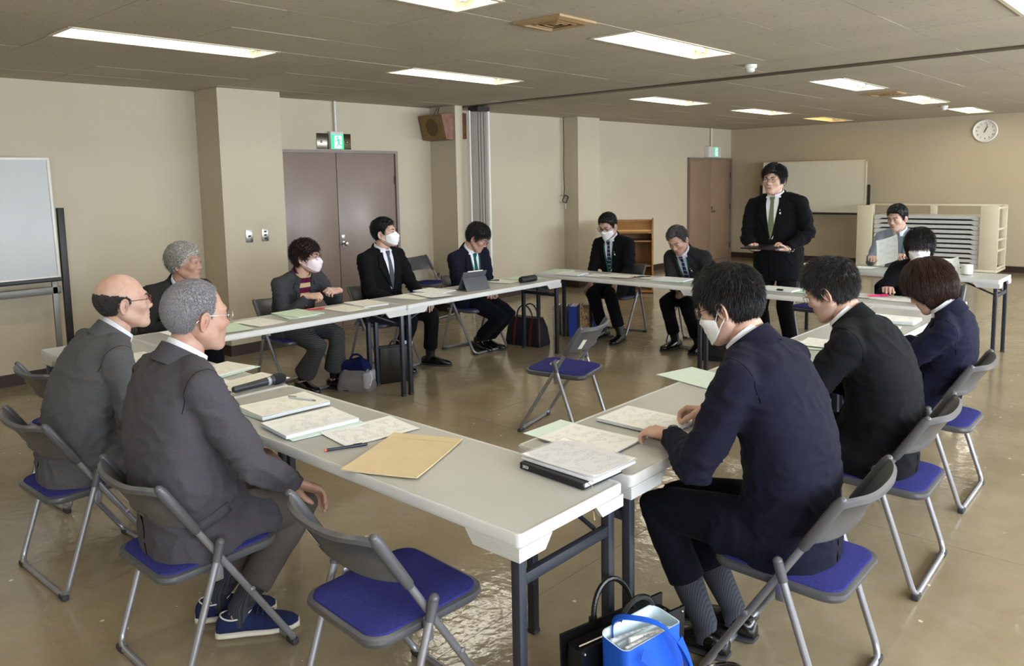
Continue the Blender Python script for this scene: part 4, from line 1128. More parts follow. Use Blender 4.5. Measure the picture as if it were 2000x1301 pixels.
        # shoe
        def sr(y, hw, zt, zb=0.012, n=16, zc=None):
            o = []
            for i in range(n):
                a = 2*PI*i/n; ca, sa = math.cos(a), math.sin(a)
                z = zb+(zt-zb)*(0.5+0.5*math.copysign(abs(sa)**0.8, sa)); o.append((hw*math.copysign(abs(ca)**0.7, ca), y, z))
            return o
        base = Vector((A.x, A.y, 0)); rx_ = Vector((fd_.y, -fd_.x, 0))
        tf = lambda ring_: [base+rx_*p[0]*s+fd_*p[1]*s+UP*p[2] for p in ring_]
        sh = [(-0.078, 0.022, 0.055), (-0.066, 0.033, 0.075), (-0.03, 0.037, 0.085), (0.02, 0.039, 0.085), (0.055, 0.043, 0.074), (0.10, 0.047, 0.060), (0.145, 0.044, 0.050), (0.175, 0.034, 0.042), (0.195, 0.016, 0.030)]
        so = mb_obj('shoe', MB().loft([tf(sr(*q)) for q in sh], True, True), shoe or M['black'], R, root)
        sl_ = [(y-0.003 if y < 0 else y+0.004, h*1.07+0.002, 0.026 if sneaker else 0.014, 0.0) for y, h, z in sh]
        mb_obj('sole', MB().loft([tf(sr(*q)) for q in sl_], True, True), sole or M['rubber'], so, root)
        if sneaker:
            lm = mat('shoe_trim', (0.85, 0.84, 0.82), 0.6, var=0.04)
            arc = [base+rx_*0.037*math.cos(t)*s+fd_*(-0.012+0.052*math.sin(t))*s+UP*(0.084-0.012*math.cos(t)**2+0.004*math.sin(t)) for t in np.linspace(0, 2*PI, 28)]
            mb_obj('collar_piping', MB().tube(arc, 0.003, 6), lm, so, root)
            for q in range(4): mb_obj('lace', MB().tube([base+rx_*sg*0.022+fd_*(0.062+q*0.017)+UP*(0.080-q*0.0055) for sg in (-1, 0, 1)], 0.0035, 6), cloth('lace_navy', (0.14, 0.18, 0.32)), so, root)
    Vt, Ft, Nt = remesh(tr, voxel, 5, 0.5)
    if fold:
        am = np.full(len(Vt), 0.002)
        for (J, K, A, fd_) in legs: am += 0.005*np.exp(-(_len(Vt-np.array(K))/0.11)**2)+0.004*np.exp(-(_len(Vt-np.array(A))/0.12)**2)
        n1 = np.array([noise.noise(Vector((p[0]*8, p[1]*8, p[2]*15))) for p in Vt]); Vt = Vt+Nt*(am*(0.6-1.6*np.abs(n1)))[:, None]
    np_obj('trousers', Vt, Ft, trousers, R, root)
    # ------------------------------------------------ the body: head, neck, core, hands in one mesh
    hv = hv or {}
    RG = head_radius(hv)
    HP = (DIRS*RG[..., None]).reshape(-1, 3)
    parts = []
    TM = np.array(TH)
    def toW(P): P = np.asarray(P, float); return P@TM[:3, :3].T+TM[:3, 3]
    cap = [tuple(range(NA-1, -1, -1)), tuple((NE-1)*NA+j for j in range(NA))]
    parts.append((toW(HP), [tuple(f) for f in GRIDF]+cap))
    ev, ef = ear_shape()
    for sg in (-1, 1):
        E_ = [(sg*(p[0]+0.0715), p[1]-0.006, p[2]-0.012) for p in ev]; parts.append((toW(E_), ef))
    nk = MB(); nk.tube([C(0.86), nb, H((0, -0.030, -0.085)), H((0, -0.020, -0.030))], [0.066*s, 0.0575*s, 0.054*s, 0.050*s], 18)
    nk.tube([C(0.0), C(0.4), C(0.75), C(0.9)], [0.11*s, 0.09*s, 0.10*s, 0.07*s], 14)
    nk.v += []; parts.append((nk.v, nk.f)); parts.append((core.v, core.f))
    for k in (0, 1):
        S, E, W, fd = arms[k]
        hd = Vector(hand_dirs[k]).normalized() if hand_dirs[k] is not None else fd
        pn = Vector(palms[k]) if palms[k] is not None else -UP           # palm normal
        pn = (pn-hd*pn.dot(hd)).normalized()
        zx = -pn; xx = hd.cross(zx)
        hvx, hf = hand_shape(curls[k], thumb=thumbs[k], voxel=handvox)
        m = 1 if k == 1 else -1                                          # right hand has its thumb at -x of the shape
        B = np.array([list(xx), list(hd), list(zx)])
        P = hvx*np.array([m, 1, 1])*s
        parts.append((P@B+np.array(W), hf))
        if watch == k:
            ctr = W-hd*0.012; rg = []
            for i in range(25):
                a = 2*PI*i/24; rg.append(ctr+xx*0.031*math.cos(a)+zx*0.0245*math.sin(a))
            wo = mb_obj('watch', MB().tube(rg, 0.006, 6, up=hd, flat=1.5), M['steel'], R, root)
            mb_obj('watch_case', MB().lathe([(0.017, 0), (0.018, 0.006), (0.014, 0.010), (0.001, 0.0105)], 18, ctr+zx*0.022, Matrix((xx, hd, zx)).transposed()), mat('watch_dark', (0.22, 0.24, 0.25), 0.2, 0.5, var=0.05), wo, root)
        if cuff:
            mb_obj('shirt_cuff', MB().tube([W-fd*0.035, W-fd*0.002], [0.036*s, 0.035*s], 14), SHIRT, R, root)
    Vb, Fb = join_np(parts)
    np_obj('body', Vb, Fb, skin_, R, root)
    # ------------------------------------------------ face
    hb = BVHTree.FromPolygons([Vector(v) for v in HP], [tuple(f) for f in GRIDF])
    def fp(x, z, off=0.0):
        h = hb.ray_cast(Vector((x, 0.3, z)), Vector((0, -1, 0)), 0.4)
        p = h[0] if h[0] is not None else Vector((x, 0.09, z)); n = h[1] if h[1] is not None else Vector((0, 1, 0))
        if n.y < 0: n = -n
        return p+Vector((0, 1, 0))*off*0.6+n*off*0.4
    def face_patch(name, pts_rows, material, off, parent=R):
        rows = [[fp(x, z, off) for x, z in rw] for rw in pts_rows]; back = [[fp(x, z, -0.002) for x, z in rw] for rw in pts_rows]
        m = len(rows[0]); V = [H(p) for rw in rows for p in rw]+[H(p) for rw in back for p in rw]; N0 = len(rows)*m; Fq = []
        for i in range(len(rows)-1):
            for j in range(m-1):
                a = i*m+j; Fq.append((a, a+1, a+m+1, a+m)); Fq.append((N0+a+m, N0+a+m+1, N0+a+1, N0+a))
        rim = list(range(m))+[i*m+m-1 for i in range(1, len(rows))]+[(len(rows)-1)*m+j for j in range(m-2, -1, -1)]+[i*m for i in range(len(rows)-2, 0, -1)]
        for i in range(len(rim)): a, c2 = rim[i], rim[(i+1) % len(rim)]; Fq.append((a, N0+a, N0+c2, c2))
        return np_obj(name, [tuple(v) for v in V], Fq, material, parent, root)
    lid = hv.get('lid', 0.82)
    for sg in (-1, 1):
        ex, ez = sg*0.0315, 0.005
        eye = face_patch('eye', [[(ex+0.0135*u, ez+v*0.0042*lid*math.sqrt(max(0.0, 1-u*u*0.98))+0.001*u*sg) for u in np.linspace(-1, 1, 9)] for v in (-1, -0.3, 0.3, 1)], EYEW, 0.0010)
        face_patch('iris', [[(ex+0.0050*u, ez+v*0.0040*lid*math.sqrt(max(0.02, 1-u*u*0.9))) for u in np.linspace(-1, 1, 6)] for v in (-1, 0, 1)], EYED, 0.0020, eye)
        face_patch('eyelash', [[(ex+0.0145*u, ez+0.0040*lid*math.sqrt(max(0.0, 1-u*u))+v) for u in np.linspace(-1, 1, 9)] for v in (0.0, 0.0016)], EYED, 0.0022)
        face_patch('eyebrow', [[(ex+sg*0.003+0.0185*u*sg, 0.0235+0.0035*(1-(u-0.2)**2)+v*0.0030*(1.0-0.45*u)) for u in np.linspace(-1, 1, 9)] for v in (-1, 0, 1)], brow or hairm, 0.0016)
    if mask is None:
        face_patch('lips', [[(0.021*u, -0.0655+v*(0.0062 if v > 0 else 0.0068)*(1-u*u)**0.7) for u in np.linspace(-0.98, 0.98, 11)] for v in (-1, -0.5, 0.0, 0.5, 1)], LIP, 0.0006)
    # ------------------------------------------------ hair
    if hair is not None and hairm is not None:
        st = dict(hair); hl = st.get('line', hairline_default)(_AZ)
        top, side = st.get('top', 0.022), st.get('side', 0.010)
        Rb = np.maximum(RG, blur(RG, 6))
        z = (DIRS*Rb[..., None])[..., 2]
        sm = np.clip((z-0.015)/0.075, 0, 1); sm = sm*sm*(3-2*sm)
        thick = side+(top-side)*sm
        if 'extra' in st: thick = thick+st['extra'](DIRS, _AZ, z)
        nn = nz3(DIRS.reshape(-1, 3), st.get('cs', 9.0), rootp.x).reshape(NE, NA); n2 = nz3(DIRS.reshape(-1, 3), st.get('cs', 9.0)*2.6, rootp.y).reshape(NE, NA)
        thick = thick*(1+st.get('clump', 0.22)*nn+st.get('clump', 0.22)*0.6*n2)
        RH = Rb+thick
        if 'shell' in st:                           # a free-hanging shape, e.g. a bob
            cx, rx = np.array(st['shell'][0]), np.array(st['shell'][1])
            o = -cx/rx; dd = DIRS/rx; A_ = (dd*dd).sum(-1); B_ = (dd*o).sum(-1); C_ = (o*o).sum()-1
            rs = (-B_+np.sqrt(np.maximum(B_*B_-A_*C_, 0)))/A_
            RH = np.maximum(RH, rs*(1+0.02*nn+0.012*n2))
        zz = (DIRS*RH[..., None])[..., 2]
        rag = st.get('rag', 0.006)*n2+st.get('rag', 0.006)*0.7*nz3(np.stack([_AZ*6, _AZ*0, _AZ*0], -1).reshape(-1, 3), 1.0, 3.3).reshape(NE, NA)
        lineh = hl+rag
        k_ = np.clip((zz-lineh)/st.get('edge', 0.010), 0, 1)
        if 'bald' in st: k_ = k_*np.clip(st['bald'](DIRS, _AZ, zz), 0, 1)
        RHm = np.where(k_ > 0, (Rb-0.004)+(RH-Rb+0.004)*np.sqrt(k_), Rb-0.004)
        if 'shell' in st: RHm = np.where(k_ > 0, RH*(1-0.06*(1-k_)), Rb-0.004)
        PH = (DIRS*RHm[..., None]).reshape(-1, 3); kk = k_.reshape(-1)
        keep = [tuple(f) for f in GRIDF if kk[f].max() > 0.0]+([cap[1]])
        if 'bald' in st: keep = keep[:-1]
        used = sorted({i for f in keep for i in f}); mp = {v: i for i, v in enumerate(used)}
        ho = np_obj('hair', toW(PH[used]), [tuple(mp[i] for i in f) for f in keep], hairm, R, root)
        crown = np.array(st.get('crown', (0.01, -0.055, 0.10)))
        fl_ = st.get('flow', None)
        if fl_ is None:
            def fl_(p): q = p-crown; return q/np.maximum(_len(q), 1e-6)[:, None]+np.array([0, 0, -0.55])
        Tl = Matrix.Translation(-rootp) @ TH
        me = build_strands('hair_strands', hairm, R, RHm, (k_ > 0.25).astype(float), Tl, strands, st.get('len', 0.04), st.get('w', 0.0011), fl_, int(abs(rootp.x*100)), st.get('lift', 0.005), st.get('droop', 0.0), st.get('wild', 0.25))
        if me is not None:
            me.materials.append(hairm); so_ = bpy.data.objects.new('hair_strands', me); COL.objects.link(so_); so_.parent = ho; so_['kind'] = 'stuff'
    # ------------------------------------------------ mask
    if mask is not None:
        mm, kind = mask
        Rs = np.maximum(RG, blur(RG, 16)); nu, nv = 27, 15; Vm = []; Vi = []
        for i in range(nv):
            v = -1+2*i/(nv-1)
            for j in range(nu):
                u = -1+2*j/(nu-1); az = math.radians(66)*u
                ztop = (-0.006 if kind == 'flat' else 0.004)-0.026*abs(u)**1.3; zbot = -0.112+0.044*abs(u)**1.5
                zt = zbot+(ztop-zbot)*(v*0.5+0.5)
                r0 = 0.10
                for _ in range(4):
                    el = math.atan2(zt, r0); dv = np.array([[math.cos(el)*math.sin(az), math.cos(el)*math.cos(az), math.sin(el)]])
                    rr_ = grid_sample(Rs, dv)[0]; r0 = rr_*math.cos(el)
                if kind == 'boat': add = 0.006+0.020*(1-abs(v)**1.3)*max(0, 1-abs(u)**2.0)
                else: add = 0.006+0.006*(1-u*u)*(1-v*v)+0.0012*math.sin(v*PI*4.0)*(1-u*u)
                if abs(v) > 0.98 or abs(u) > 0.98: add = min(add, 0.004)
                Vm.append(dv[0]*(rr_+add)); Vi.append(dv[0]*(rr_+add-0.002))
        N0 = len(Vm); Fm = []
        for i in range(nv-1):
            for j in range(nu-1):
                a = i*nu+j; Fm.append((a, a+1, a+nu+1, a+nu)); Fm.append((N0+a+nu, N0+a+nu+1, N0+a+1, N0+a))
        rim = list(range(nu))+[i*nu+nu-1 for i in range(1, nv)]+[(nv-1)*nu+j for j in range(nu-2, -1, -1)]+[i*nu for i in range(nv-2, 0, -1)]
        for i in range(len(rim)): a, c2 = rim[i], rim[(i+1) % len(rim)]; Fm.append((a, N0+a, N0+c2, c2))
        mo = np_obj('face_mask', toW(np.array(Vm+Vi)), Fm, mm, R, root)
        for sg in (-1, 1):
            jj = nu-1 if sg > 0 else 0
            pa = Vector(Vm[(nv-2)*nu+jj]); pb = Vector(Vm[1*nu+jj])
            for p, zt in ((pa, 0.012), (pb, -0.034)):
                e = Vector((sg*0.083, -0.012, zt)); m_ = (p+e)/2+Vector((sg*0.006, 0.0, 0))
                mb_obj('ear_loop', MB().tube([H(p), H(m_), H(e)], 0.0017, 6), mm, mo, root)
    # ------------------------------------------------ glasses
    if glasses is not None:
        gm, thick, shape = glasses
        g = MB(); lenses = []
        for sg in (-1, 1):
            cx, cz, a_, b_ = sg*0.0335, 0.001, 0.0245, (0.0165 if shape != 'round' else 0.021)
            rim = []
            for i in range(29):
                t = 2*PI*i/28; e = 2.0 if shape == 'round' else 3.0
                x = cx+a_*math.copysign(abs(math.cos(t))**(2/e), math.cos(t)); zc = cz+b_*math.copysign(abs(math.sin(t))**(2/e), math.sin(t))
                rim.append(H((x, 0.1065-abs(x)**2*2.4, zc)))
            g.tube(rim, thick, 6)
            lenses.append(rim[:-1])
            g.tube([H((sg*0.0585, 0.097, 0.006)), H((sg*0.074, 0.080, 0.008)), H((sg*0.080, 0.02, 0.008)), H((sg*0.0805, -0.012, 0.010)), H((sg*0.079, -0.034, -0.012))], thick*0.95, 6)
        g.tube([H((-0.010, 0.1065, 0.006)), H((0, 0.110, 0.008)), H((0.010, 0.1065, 0.006))], thick, 6)
        go = mb_obj('glasses', g, gm, R, root)
        for rim in lenses:
            fn = (HY @ Vector((0, 1, 0)))*0.0012
            k = len(rim); V = [p for p in rim]+[p-fn for p in rim]
            np_obj('lens', [tuple(v) for v in V], [tuple(range(k)), tuple(range(2*k-1, k-1, -1))]+[(i, (i+1) % k, k+(i+1) % k, k+i) for i in range(k)], lens_mat(), go, root, False)
    # ------------------------------------------------ jacket details for back views
    bj = BVHTree.FromPolygons([Vector(v) for v in Vj], Fj)
    def back_strip(name, pts, width_, material, off=0.001, dirn=None):
        rows = []
        for (t, u) in pts:
            c, x, n, d = fr(t); dn = n if dirn is None else dirn
            rw = []
            for du in (-width_/2, width_/2):
                hit = bj.ray_cast(c+x*(u+du)-dn*0.5, dn, 0.6)
                if hit[0] is None: rw = None; break
                rw.append(hit[0]-dn*off)
            if rw: rows.append((rw, dn))
        if len(rows) < 2: return
        V = []; Fq = []
        for rw, dn in rows: V += [rw[0], rw[1], rw[1]+dn*0.004, rw[0]+dn*0.004]
        for i in range(len(rows)-1):
            for j in range(4): a = i*4; Fq.append((a+j, a+(j+1) % 4, a+4+(j+1) % 4, a+4+j))
        Fq += [(0, 1, 2, 3), tuple(len(V)-4+j for j in (3, 2, 1, 0))]
        np_obj(name, [tuple(v) for v in V], Fq, material, R, root, False)
    if voxel < 0.0106:                              # seams of the nearer jackets
        for (S, E, W, fd) in arms:
            ax = (E-S).normalized(); inw = (C(0.7)-S).normalized(); axn = (ax*0.55-inw*0.75).normalized()
            a1 = axn.orthogonal().normalized(); a2 = axn.cross(a1); ringp = []
            for i in range(41):
                a = 2*PI*i/40; dv = a1*math.cos(a)+a2*math.sin(a); hit = bj.ray_cast(S-axn*0.012+dv*0.002, dv, 0.13)
                ringp.append(hit[0] if hit[0] is not None else None)
            run = []; best = []
            for q in ringp+ringp:
                if q is None or (run and (q-run[-1]).length > 0.035):
                    if len(run) > len(best): best = run
                    run = [] if q is None else [q]
                else: run.append(q)
                if len(run) >= 41: break
            if len(run) > len(best): best = run
            if len(best) > 4: mb_obj('armhole_seam', MB().tube(best, 0.0010, 5), SEAM, R, root)
    if vent: back_strip('back_vent', [(t, 0.0) for t in np.linspace(-hem+0.02, 0.16, 8)], 0.004, SEAM)
    if pocket:
        # flap on the right hip
        sd = 1; rows = []
        for t in np.linspace(0.02, 0.085, 3):
            c, x, n, d = fr(t); rw = []
            for u in np.linspace(-0.062, 0.085, 6):
                o = c+n*u+x*sd*0.5; hit = bj.ray_cast(o, -x*sd, 0.6)
                rw.append((hit[0] if hit[0] is not None else c+n*u+x*sd*0.19)+x*sd*0.005)
            rows.append((rw, x*sd))
        V = [p for rw, x in rows for p in rw]+[p-x*0.006 for rw, x in rows for p in rw]; m = 6; N0 = 18; Fq = []
        for i in range(2):
            for j in range(5): a = i*m+j; Fq += [(a, a+1, a+m+1, a+m), (N0+a+m, N0+a+m+1, N0+a+1, N0+a)]
        rim = list(range(m))+[11, 17]+[16, 15, 14, 13, 12]+[6]
        for i in range(len(rim)): a, c2 = rim[i], rim[(i+1) % len(rim)]; Fq.append((a, N0+a, N0+c2, c2))
        np_obj('pocket_flap', [tuple(v) for v in V], Fq, jacket, R, root)
    return R
# ================================================================== PEOPLE: who sits where
SK1 = skin('skin_tan', (0.71, 0.575, 0.505)); SK2 = skin('skin_fair', (0.765, 0.64, 0.57)); SK3 = skin('skin_ruddy', (0.66, 0.525, 0.455))
C_NAVY = cloth('suit_navy', (0.085, 0.085, 0.145)); C_BLACK = cloth('suit_black', (0.058, 0.058, 0.070)); C_NAVY2 = cloth('suit_navy_woman', (0.095, 0.10, 0.175))
C_GREY = cloth('suit_tweed_grey', (0.36, 0.36, 0.37), var=0.35, vs=420, bump=0.25); C_GREYD = cloth('suit_corded_grey', (0.305, 0.295, 0.315), var=0.30, vs=500, bump=0.25)
C_CHAR = cloth('suit_charcoal', (0.165, 0.165, 0.175)); C_DK = cloth('jacket_dark_brown_grey', (0.155, 0.150, 0.150))
C_COAT = cloth('coat_charcoal', (0.235, 0.24, 0.25), var=0.2, vs=200)
T_GREY = cloth('trousers_brown_grey', (0.345, 0.315, 0.30)); T_BLACK = cloth('trousers_black', (0.055, 0.056, 0.068)); T_NAVY = cloth('trousers_navy', (0.062, 0.065, 0.10))
T_STRIPE = mat('trousers_striped', (0.17, 0.17, 0.18), 0.9, spec=0.2, col2=(0.36, 0.36, 0.365), stripes=(2, 95.0, 0.62))
SW_GREY = cloth('sweater_grey_blue', (0.53, 0.56, 0.60), var=0.1)
SH_STRIPE = mat('sweater_striped', (0.34, 0.06, 0.20), 0.9, spec=0.2, col2=(0.72, 0.66, 0.50), stripes=(2, 13.0, 0.55))
SHOE_B = mat('shoe_black_leather', (0.04, 0.038, 0.038), 0.22, var=0.2, vscale=20, coat=0.3)
SHOE_N = cloth('sneaker_navy', (0.13, 0.16, 0.29), var=0.15)
SOLE_W = mat('sneaker_sole', (0.80, 0.77, 0.70), 0.6, var=0.06)
SOCK_G = mat('sock_ribbed', (0.20, 0.21, 0.24), 0.9, col2=(0.13, 0.135, 0.16), stripes=(0, 150.0, 0.5))
H_BLK = hairmat('hair_black', (0.060, 0.055, 0.055), (0.10, 0.092, 0.09)); H_BLK2 = hairmat('hair_black_greying', (0.085, 0.08, 0.08), (0.19, 0.185, 0.18))
H_GREY = hairmat('hair_short_grey', (0.56, 0.55, 0.56), (0.38, 0.37, 0.375), 0.6, 330); H_SILV = hairmat('hair_silver', (0.72, 0.705, 0.67), (0.42, 0.41, 0.395), 0.45, 120); H_IRON = hairmat('hair_iron_grey', (0.34, 0.33, 0.33), (0.18, 0.175, 0.175))
H_BRN = hairmat('hair_brown', (0.26, 0.155, 0.12), (0.15, 0.09, 0.075)); H_RED = hairmat('hair_dark_chestnut', (0.17, 0.095, 0.075), (0.10, 0.06, 0.05)); H_FRG = hairmat('hair_fringe_dark', (0.15, 0.14, 0.135), (0.27, 0.25, 0.235))
G_RED = mat('glasses_red', (0.42, 0.08, 0.09), 0.3, var=0.05); G_STEEL = mat('glasses_silver', (0.75, 0.74, 0.73), 0.25, 0.9, var=0.05); G_BLK = mat('glasses_black', (0.05, 0.045, 0.045), 0.3, var=0.05); G_GOLD = mat('glasses_gold', (0.72, 0.60, 0.38), 0.25, 0.9, var=0.05); G_BRN = mat('glasses_brown', (0.22, 0.13, 0.10), 0.3, var=0.05)
TIE_G = cloth('tie_green', (0.41, 0.455, 0.34), 0.6); TIE_TEAL = cloth('tie_teal', (0.10, 0.34, 0.33), 0.6, var=0.4, vs=60); TIE_GR = cloth('tie_grey', (0.30, 0.31, 0.34), 0.6)
TIE_ST = mat('tie_navy_striped', (0.10, 0.11, 0.26), 0.6, col2=(0.62, 0.65, 0.74), stripes=(2, 26.0, 0.84))

def line_of(vals):
    xs_ = [0, 25, 42, 58, 72, 80, 92, 108, 122, 150, 180]
    return lambda a: np.interp(np.degrees(np.abs(a)), xs_, vals)
LN_BOWL = line_of([0.056, 0.056, 0.052, 0.034, -0.002, -0.014, 0.012, 0.010, -0.048, -0.078, -0.084])
LN_REC = line_of([0.086, 0.092, 0.090, 0.060, 0.015, -0.008, 0.020, 0.016, -0.038, -0.066, -0.072])
LN_LONG = line_of([0.070, 0.070, 0.060, 0.036, -0.004, -0.022, -0.004, -0.012, -0.060, -0.088, -0.095])
LN_BOBB = line_of([0.028, 0.028, 0.026, 0.010, -0.080, -0.100, -0.108, -0.108, -0.108, -0.108, -0.108])      # with a fringe
LN_BOB = line_of([0.066, 0.064, 0.050, 0.000, -0.085, -0.104, -0.110, -0.110, -0.112, -0.115, -0.116])
LN_CURL = line_of([0.052, 0.050, 0.045, 0.020, -0.010, -0.025, -0.004, -0.016, -0.070, -0.090, -0.094])
def fringe_fwd(amt, a0=55):
    def f(D, A, z):
        return amt*np.clip(1-np.abs(np.degrees(A))/a0, 0, 1)*np.clip((z-0.03)/0.05, 0, 1)
    return f
def bald_top(D, A, z):               # only a horseshoe of hair is left
    deg = np.degrees(np.abs(A)); lim = np.interp(deg, [0, 60, 80, 110, 150, 180], [-0.2, -0.02, 0.035, 0.050, 0.060, 0.062])
    n = 0.0016*(np.sin(A*13+0.7)+np.sin(A*29+2.1)+np.sin(A*47)+np.sin(A*5.3))
    return (lim+n-z)/0.04
def bk(p): return np.tile(np.array([[0, -1.0, -0.35]]), (len(p), 1))
def sidepart(p): q = np.zeros_like(p); q[:, 0] = np.where(p[:, 0] > -0.03, 0.9, -0.8); q[:, 1] = 0.25; q[:, 2] = -0.7; return q

# ---- near table, backs to the camera
person('person in grey suit jacket and navy sneakers, back to the camera, hand on knee', (-2.53, 1.13, 0.50), -3, (-2.535, 1.205, 1.165), -3, -4,
       hands=((-2.69, 1.44, 0.60), (-2.335, 1.42, 0.575)), feet=((-2.685, 1.29, -30), (-2.53, 1.29, -34)), size=1.03, width=1.10, belly=0.045, skirt=0.66, hem=0.22, jacket=C_GREYD, shirt=SHIRT, trousers=T_GREY,
       shoe=SHOE_N, sole=SOLE_W, sneaker=True, sock=SOCK_G, skin_=SK1, hair=dict(top=0.007, side=0.006, line=LN_REC, len=0.010, lift=0.003, clump=0.1, wild=0.8, w=0.0008, edge=0.008), hairm=H_GREY, strands=5500,
       glasses=(G_STEEL, 0.0013, 'rect'), voxel=0.0095, pocket=True, vent=True, palms=(None, (0.25, -0.5, -0.8)), hand_dirs=(None, (0.28, 0.7, -0.45)), elbows=(None, (0.8, -0.4, -0.5)), handvox=0.0036, hv=dict(fat=0.6), slouch=0.065, sock_len=0.19)
person('bald person in grey tweed jacket and red glasses at the near left table', (-3.50, 1.11, 0.50), -2, (-3.45, 1.325, 1.115), -14, 2,
       hands=((-3.62, 1.47, 0.60), (-3.36, 1.47, 0.60)), feet=((-3.60, 1.46, 0), (-3.40, 1.46, -5)), size=1.02, width=1.06, skirt=0.5, jacket=C_GREY, shirt=SHIRT, trousers=T_GREY,
       shoe=SHOE_B, skin_=SK2, hair=dict(top=0.002, side=0.003, bald=bald_top, line=LN_REC, len=0.016, lift=0.003, w=0.0008), hairm=H_FRG, strands=6000, glasses=(G_RED, 0.0016, 'rect'), voxel=0.010, vent=True, slouch=0.06)
# ---- window-side row
person('person in navy suit and white mask turning papers, nearest at the window-side row', (-0.975, 2.36, 0.50), 92, (-1.195, 2.365, 1.175), 93, -20,
       hands=((-1.345, 2.25, 0.735), (-1.315, 2.49, 0.765)), feet=((-1.225, 2.275, 97), (-1.20, 2.43, 93)), size=1.05, width=1.08, skirt=0.5, jacket=C_NAVY, shirt=cloth('shirt_pale_blue', (0.80, 0.84, 0.93), 0.8, 0.04), trousers=T_NAVY,
       shoe=SHOE_B, sock=SOCK_G, sock_len=0.25, skin_=SK2, hair=dict(top=0.021, side=0.010, line=LN_BOWL, extra=fringe_fwd(0.016, 60), len=0.038, lift=0.004, clump=0.25, wild=0.18, w=0.0010), hairm=H_BLK, strands=6500,
       glasses=(G_BRN, 0.0013, 'rect'), mask=(MASKW, 'flat'), voxel=0.0095, vent=True, watch=0, curls=(CLAW, CLAW), thumbs=(0.6, 0.9), hand_dirs=((-1.0, 0.10, -0.06), (-0.98, 0.08, -0.18)), palms=((0, 0, -1), (-0.1, -0.45, -0.85)), elbows=((0.45, -0.75, -0.65), (0.5, 0.8, -0.6)), handvox=0.0034, slouch=0.075, cuff=False)
person('person in black suit and gold glasses leaning over papers, middle of window-side row', (-1.00, 3.29, 0.50), 92, (-1.205, 3.285, 1.115), 90, -24,
       hands=((-1.38, 3.16, 0.735), (-1.40, 3.42, 0.735)), feet=((-1.30, 3.20, 95), (-1.30, 3.40, 92)), size=1.05, width=1.10, skirt=0.45, belly=0.02, jacket=C_BLACK, shirt=SHIRT, trousers=T_BLACK,
       shoe=SHOE_B, skin_=SK2, hair=dict(top=0.022, side=0.010, line=LN_BOWL, extra=fringe_fwd(0.012, 60), len=0.034, lift=0.006, clump=0.3, wild=0.32, w=0.0010), hairm=H_BLK2, strands=6000, glasses=(G_GOLD, 0.0013, 'rect'),
       voxel=0.010, vent=True, slouch=0.095, elbows=((0.4, -0.85, -0.5), None))
person('woman in navy jacket with brown bob looking down, far end of window-side row', (-1.06, 4.25, 0.50), 93, (-1.06, 4.17, 1.045), 84, -34,
       hands=((-1.34, 4.15, 0.70), (-1.35, 4.33, 0.70)), feet=((-1.36, 4.20, 92), (-1.36, 4.36, 90)), size=0.94, width=0.97, jacket=C_NAVY2, shirt=SHIRT, trousers=T_NAVY, shoe=SHOE_B, skin_=SK2,
       hair=dict(top=0.022, side=0.016, line=LN_BOB, shell=((0, -0.016, 0.006), (0.098, 0.118, 0.128)), len=0.075, lift=0.004, wild=0.12, w=0.0012, rag=0.004), hairm=H_BRN, strands=6500, voxel=0.010, slouch=0.07, curls=(GRIP, GRIP), elbows=((0.3, -0.5, -0.9), None))
# ---- wall-side row
person('silver-haired person in dark jacket at the wall-side row, behind the two near men', (-5.38, 2.36, 0.50), -88, (-5.13, 2.385, 1.085), -52, -2,
       hands=((-5.00, 2.50, 0.735), (-5.00, 2.24, 0.735)), feet=((-5.05, 2.48, -90), (-5.08, 2.24, -85)), size=1.0, width=1.04, jacket=C_DK, shirt=cloth('shirt_dark', (0.16, 0.15, 0.15)), trousers=T_BLACK, shoe=SHOE_B, skin_=SK3,
       hair=dict(top=0.026, side=0.018, line=LN_LONG, flow=bk, len=0.06, lift=0.006, w=0.0016, clump=0.4), hairm=H_SILV, hv=dict(fat=0.4, lid=0.7), strands=3500)
person('woman in charcoal coat and pink mask with chestnut hair, hands above the table', (-5.38, 3.33, 0.50), -86, (-5.16, 3.335, 1.045), -54, -2,
       hands=((-4.985, 3.475, 0.785), (-5.03, 3.25, 0.765)), feet=((-5.10, 3.50, -80), (-5.24, 3.30, -85)), size=0.95, width=1.0, jacket=C_COAT, jacket_kind='coat', shirt=SH_STRIPE, vbottom=-0.05, buttons=False, trousers=T_STRIPE, shoe=SHOE_B, skin_=SK2, flare=1.28,
       hair=dict(top=0.022, side=0.017, line=LN_CURL, clump=0.45, cs=13.0, len=0.030, lift=0.010, wild=0.9, w=0.0012), hairm=H_RED, strands=3500, glasses=(G_BRN, 0.0013, 'round'), mask=(MASKP, 'boat'),
       curls=(GRIP, GRIP), hand_dirs=((0.35, -0.9, 0.1), (0.75, 0.65, 0.0)), palms=((-0.4, -0.3, -0.7), (-0.3, 0.3, -0.8)))
person('person in black suit and white mask with cropped black hair at the wall-side row', (-5.38, 4.22, 0.50), -85, (-5.32, 4.22, 1.165), -60, 5,
       hands=((-5.02, 4.38, 0.61), (-5.04, 4.12, 0.61)), feet=((-5.10, 4.50, -68), (-5.14, 4.16, -80)), size=1.02, width=1.06, jacket=C_BLACK, shirt=SHIRT, tie=TIE_GR, vbottom=0.36, trousers=T_BLACK, shoe=SHOE_B, skin_=SK2,
       hair=dict(top=0.022, side=0.007, len=0.022, lift=0.006, clump=0.12, w=0.0009), hairm=H_BLK, strands=3500, mask=(MASKW, 'boat'), slouch=0.02)
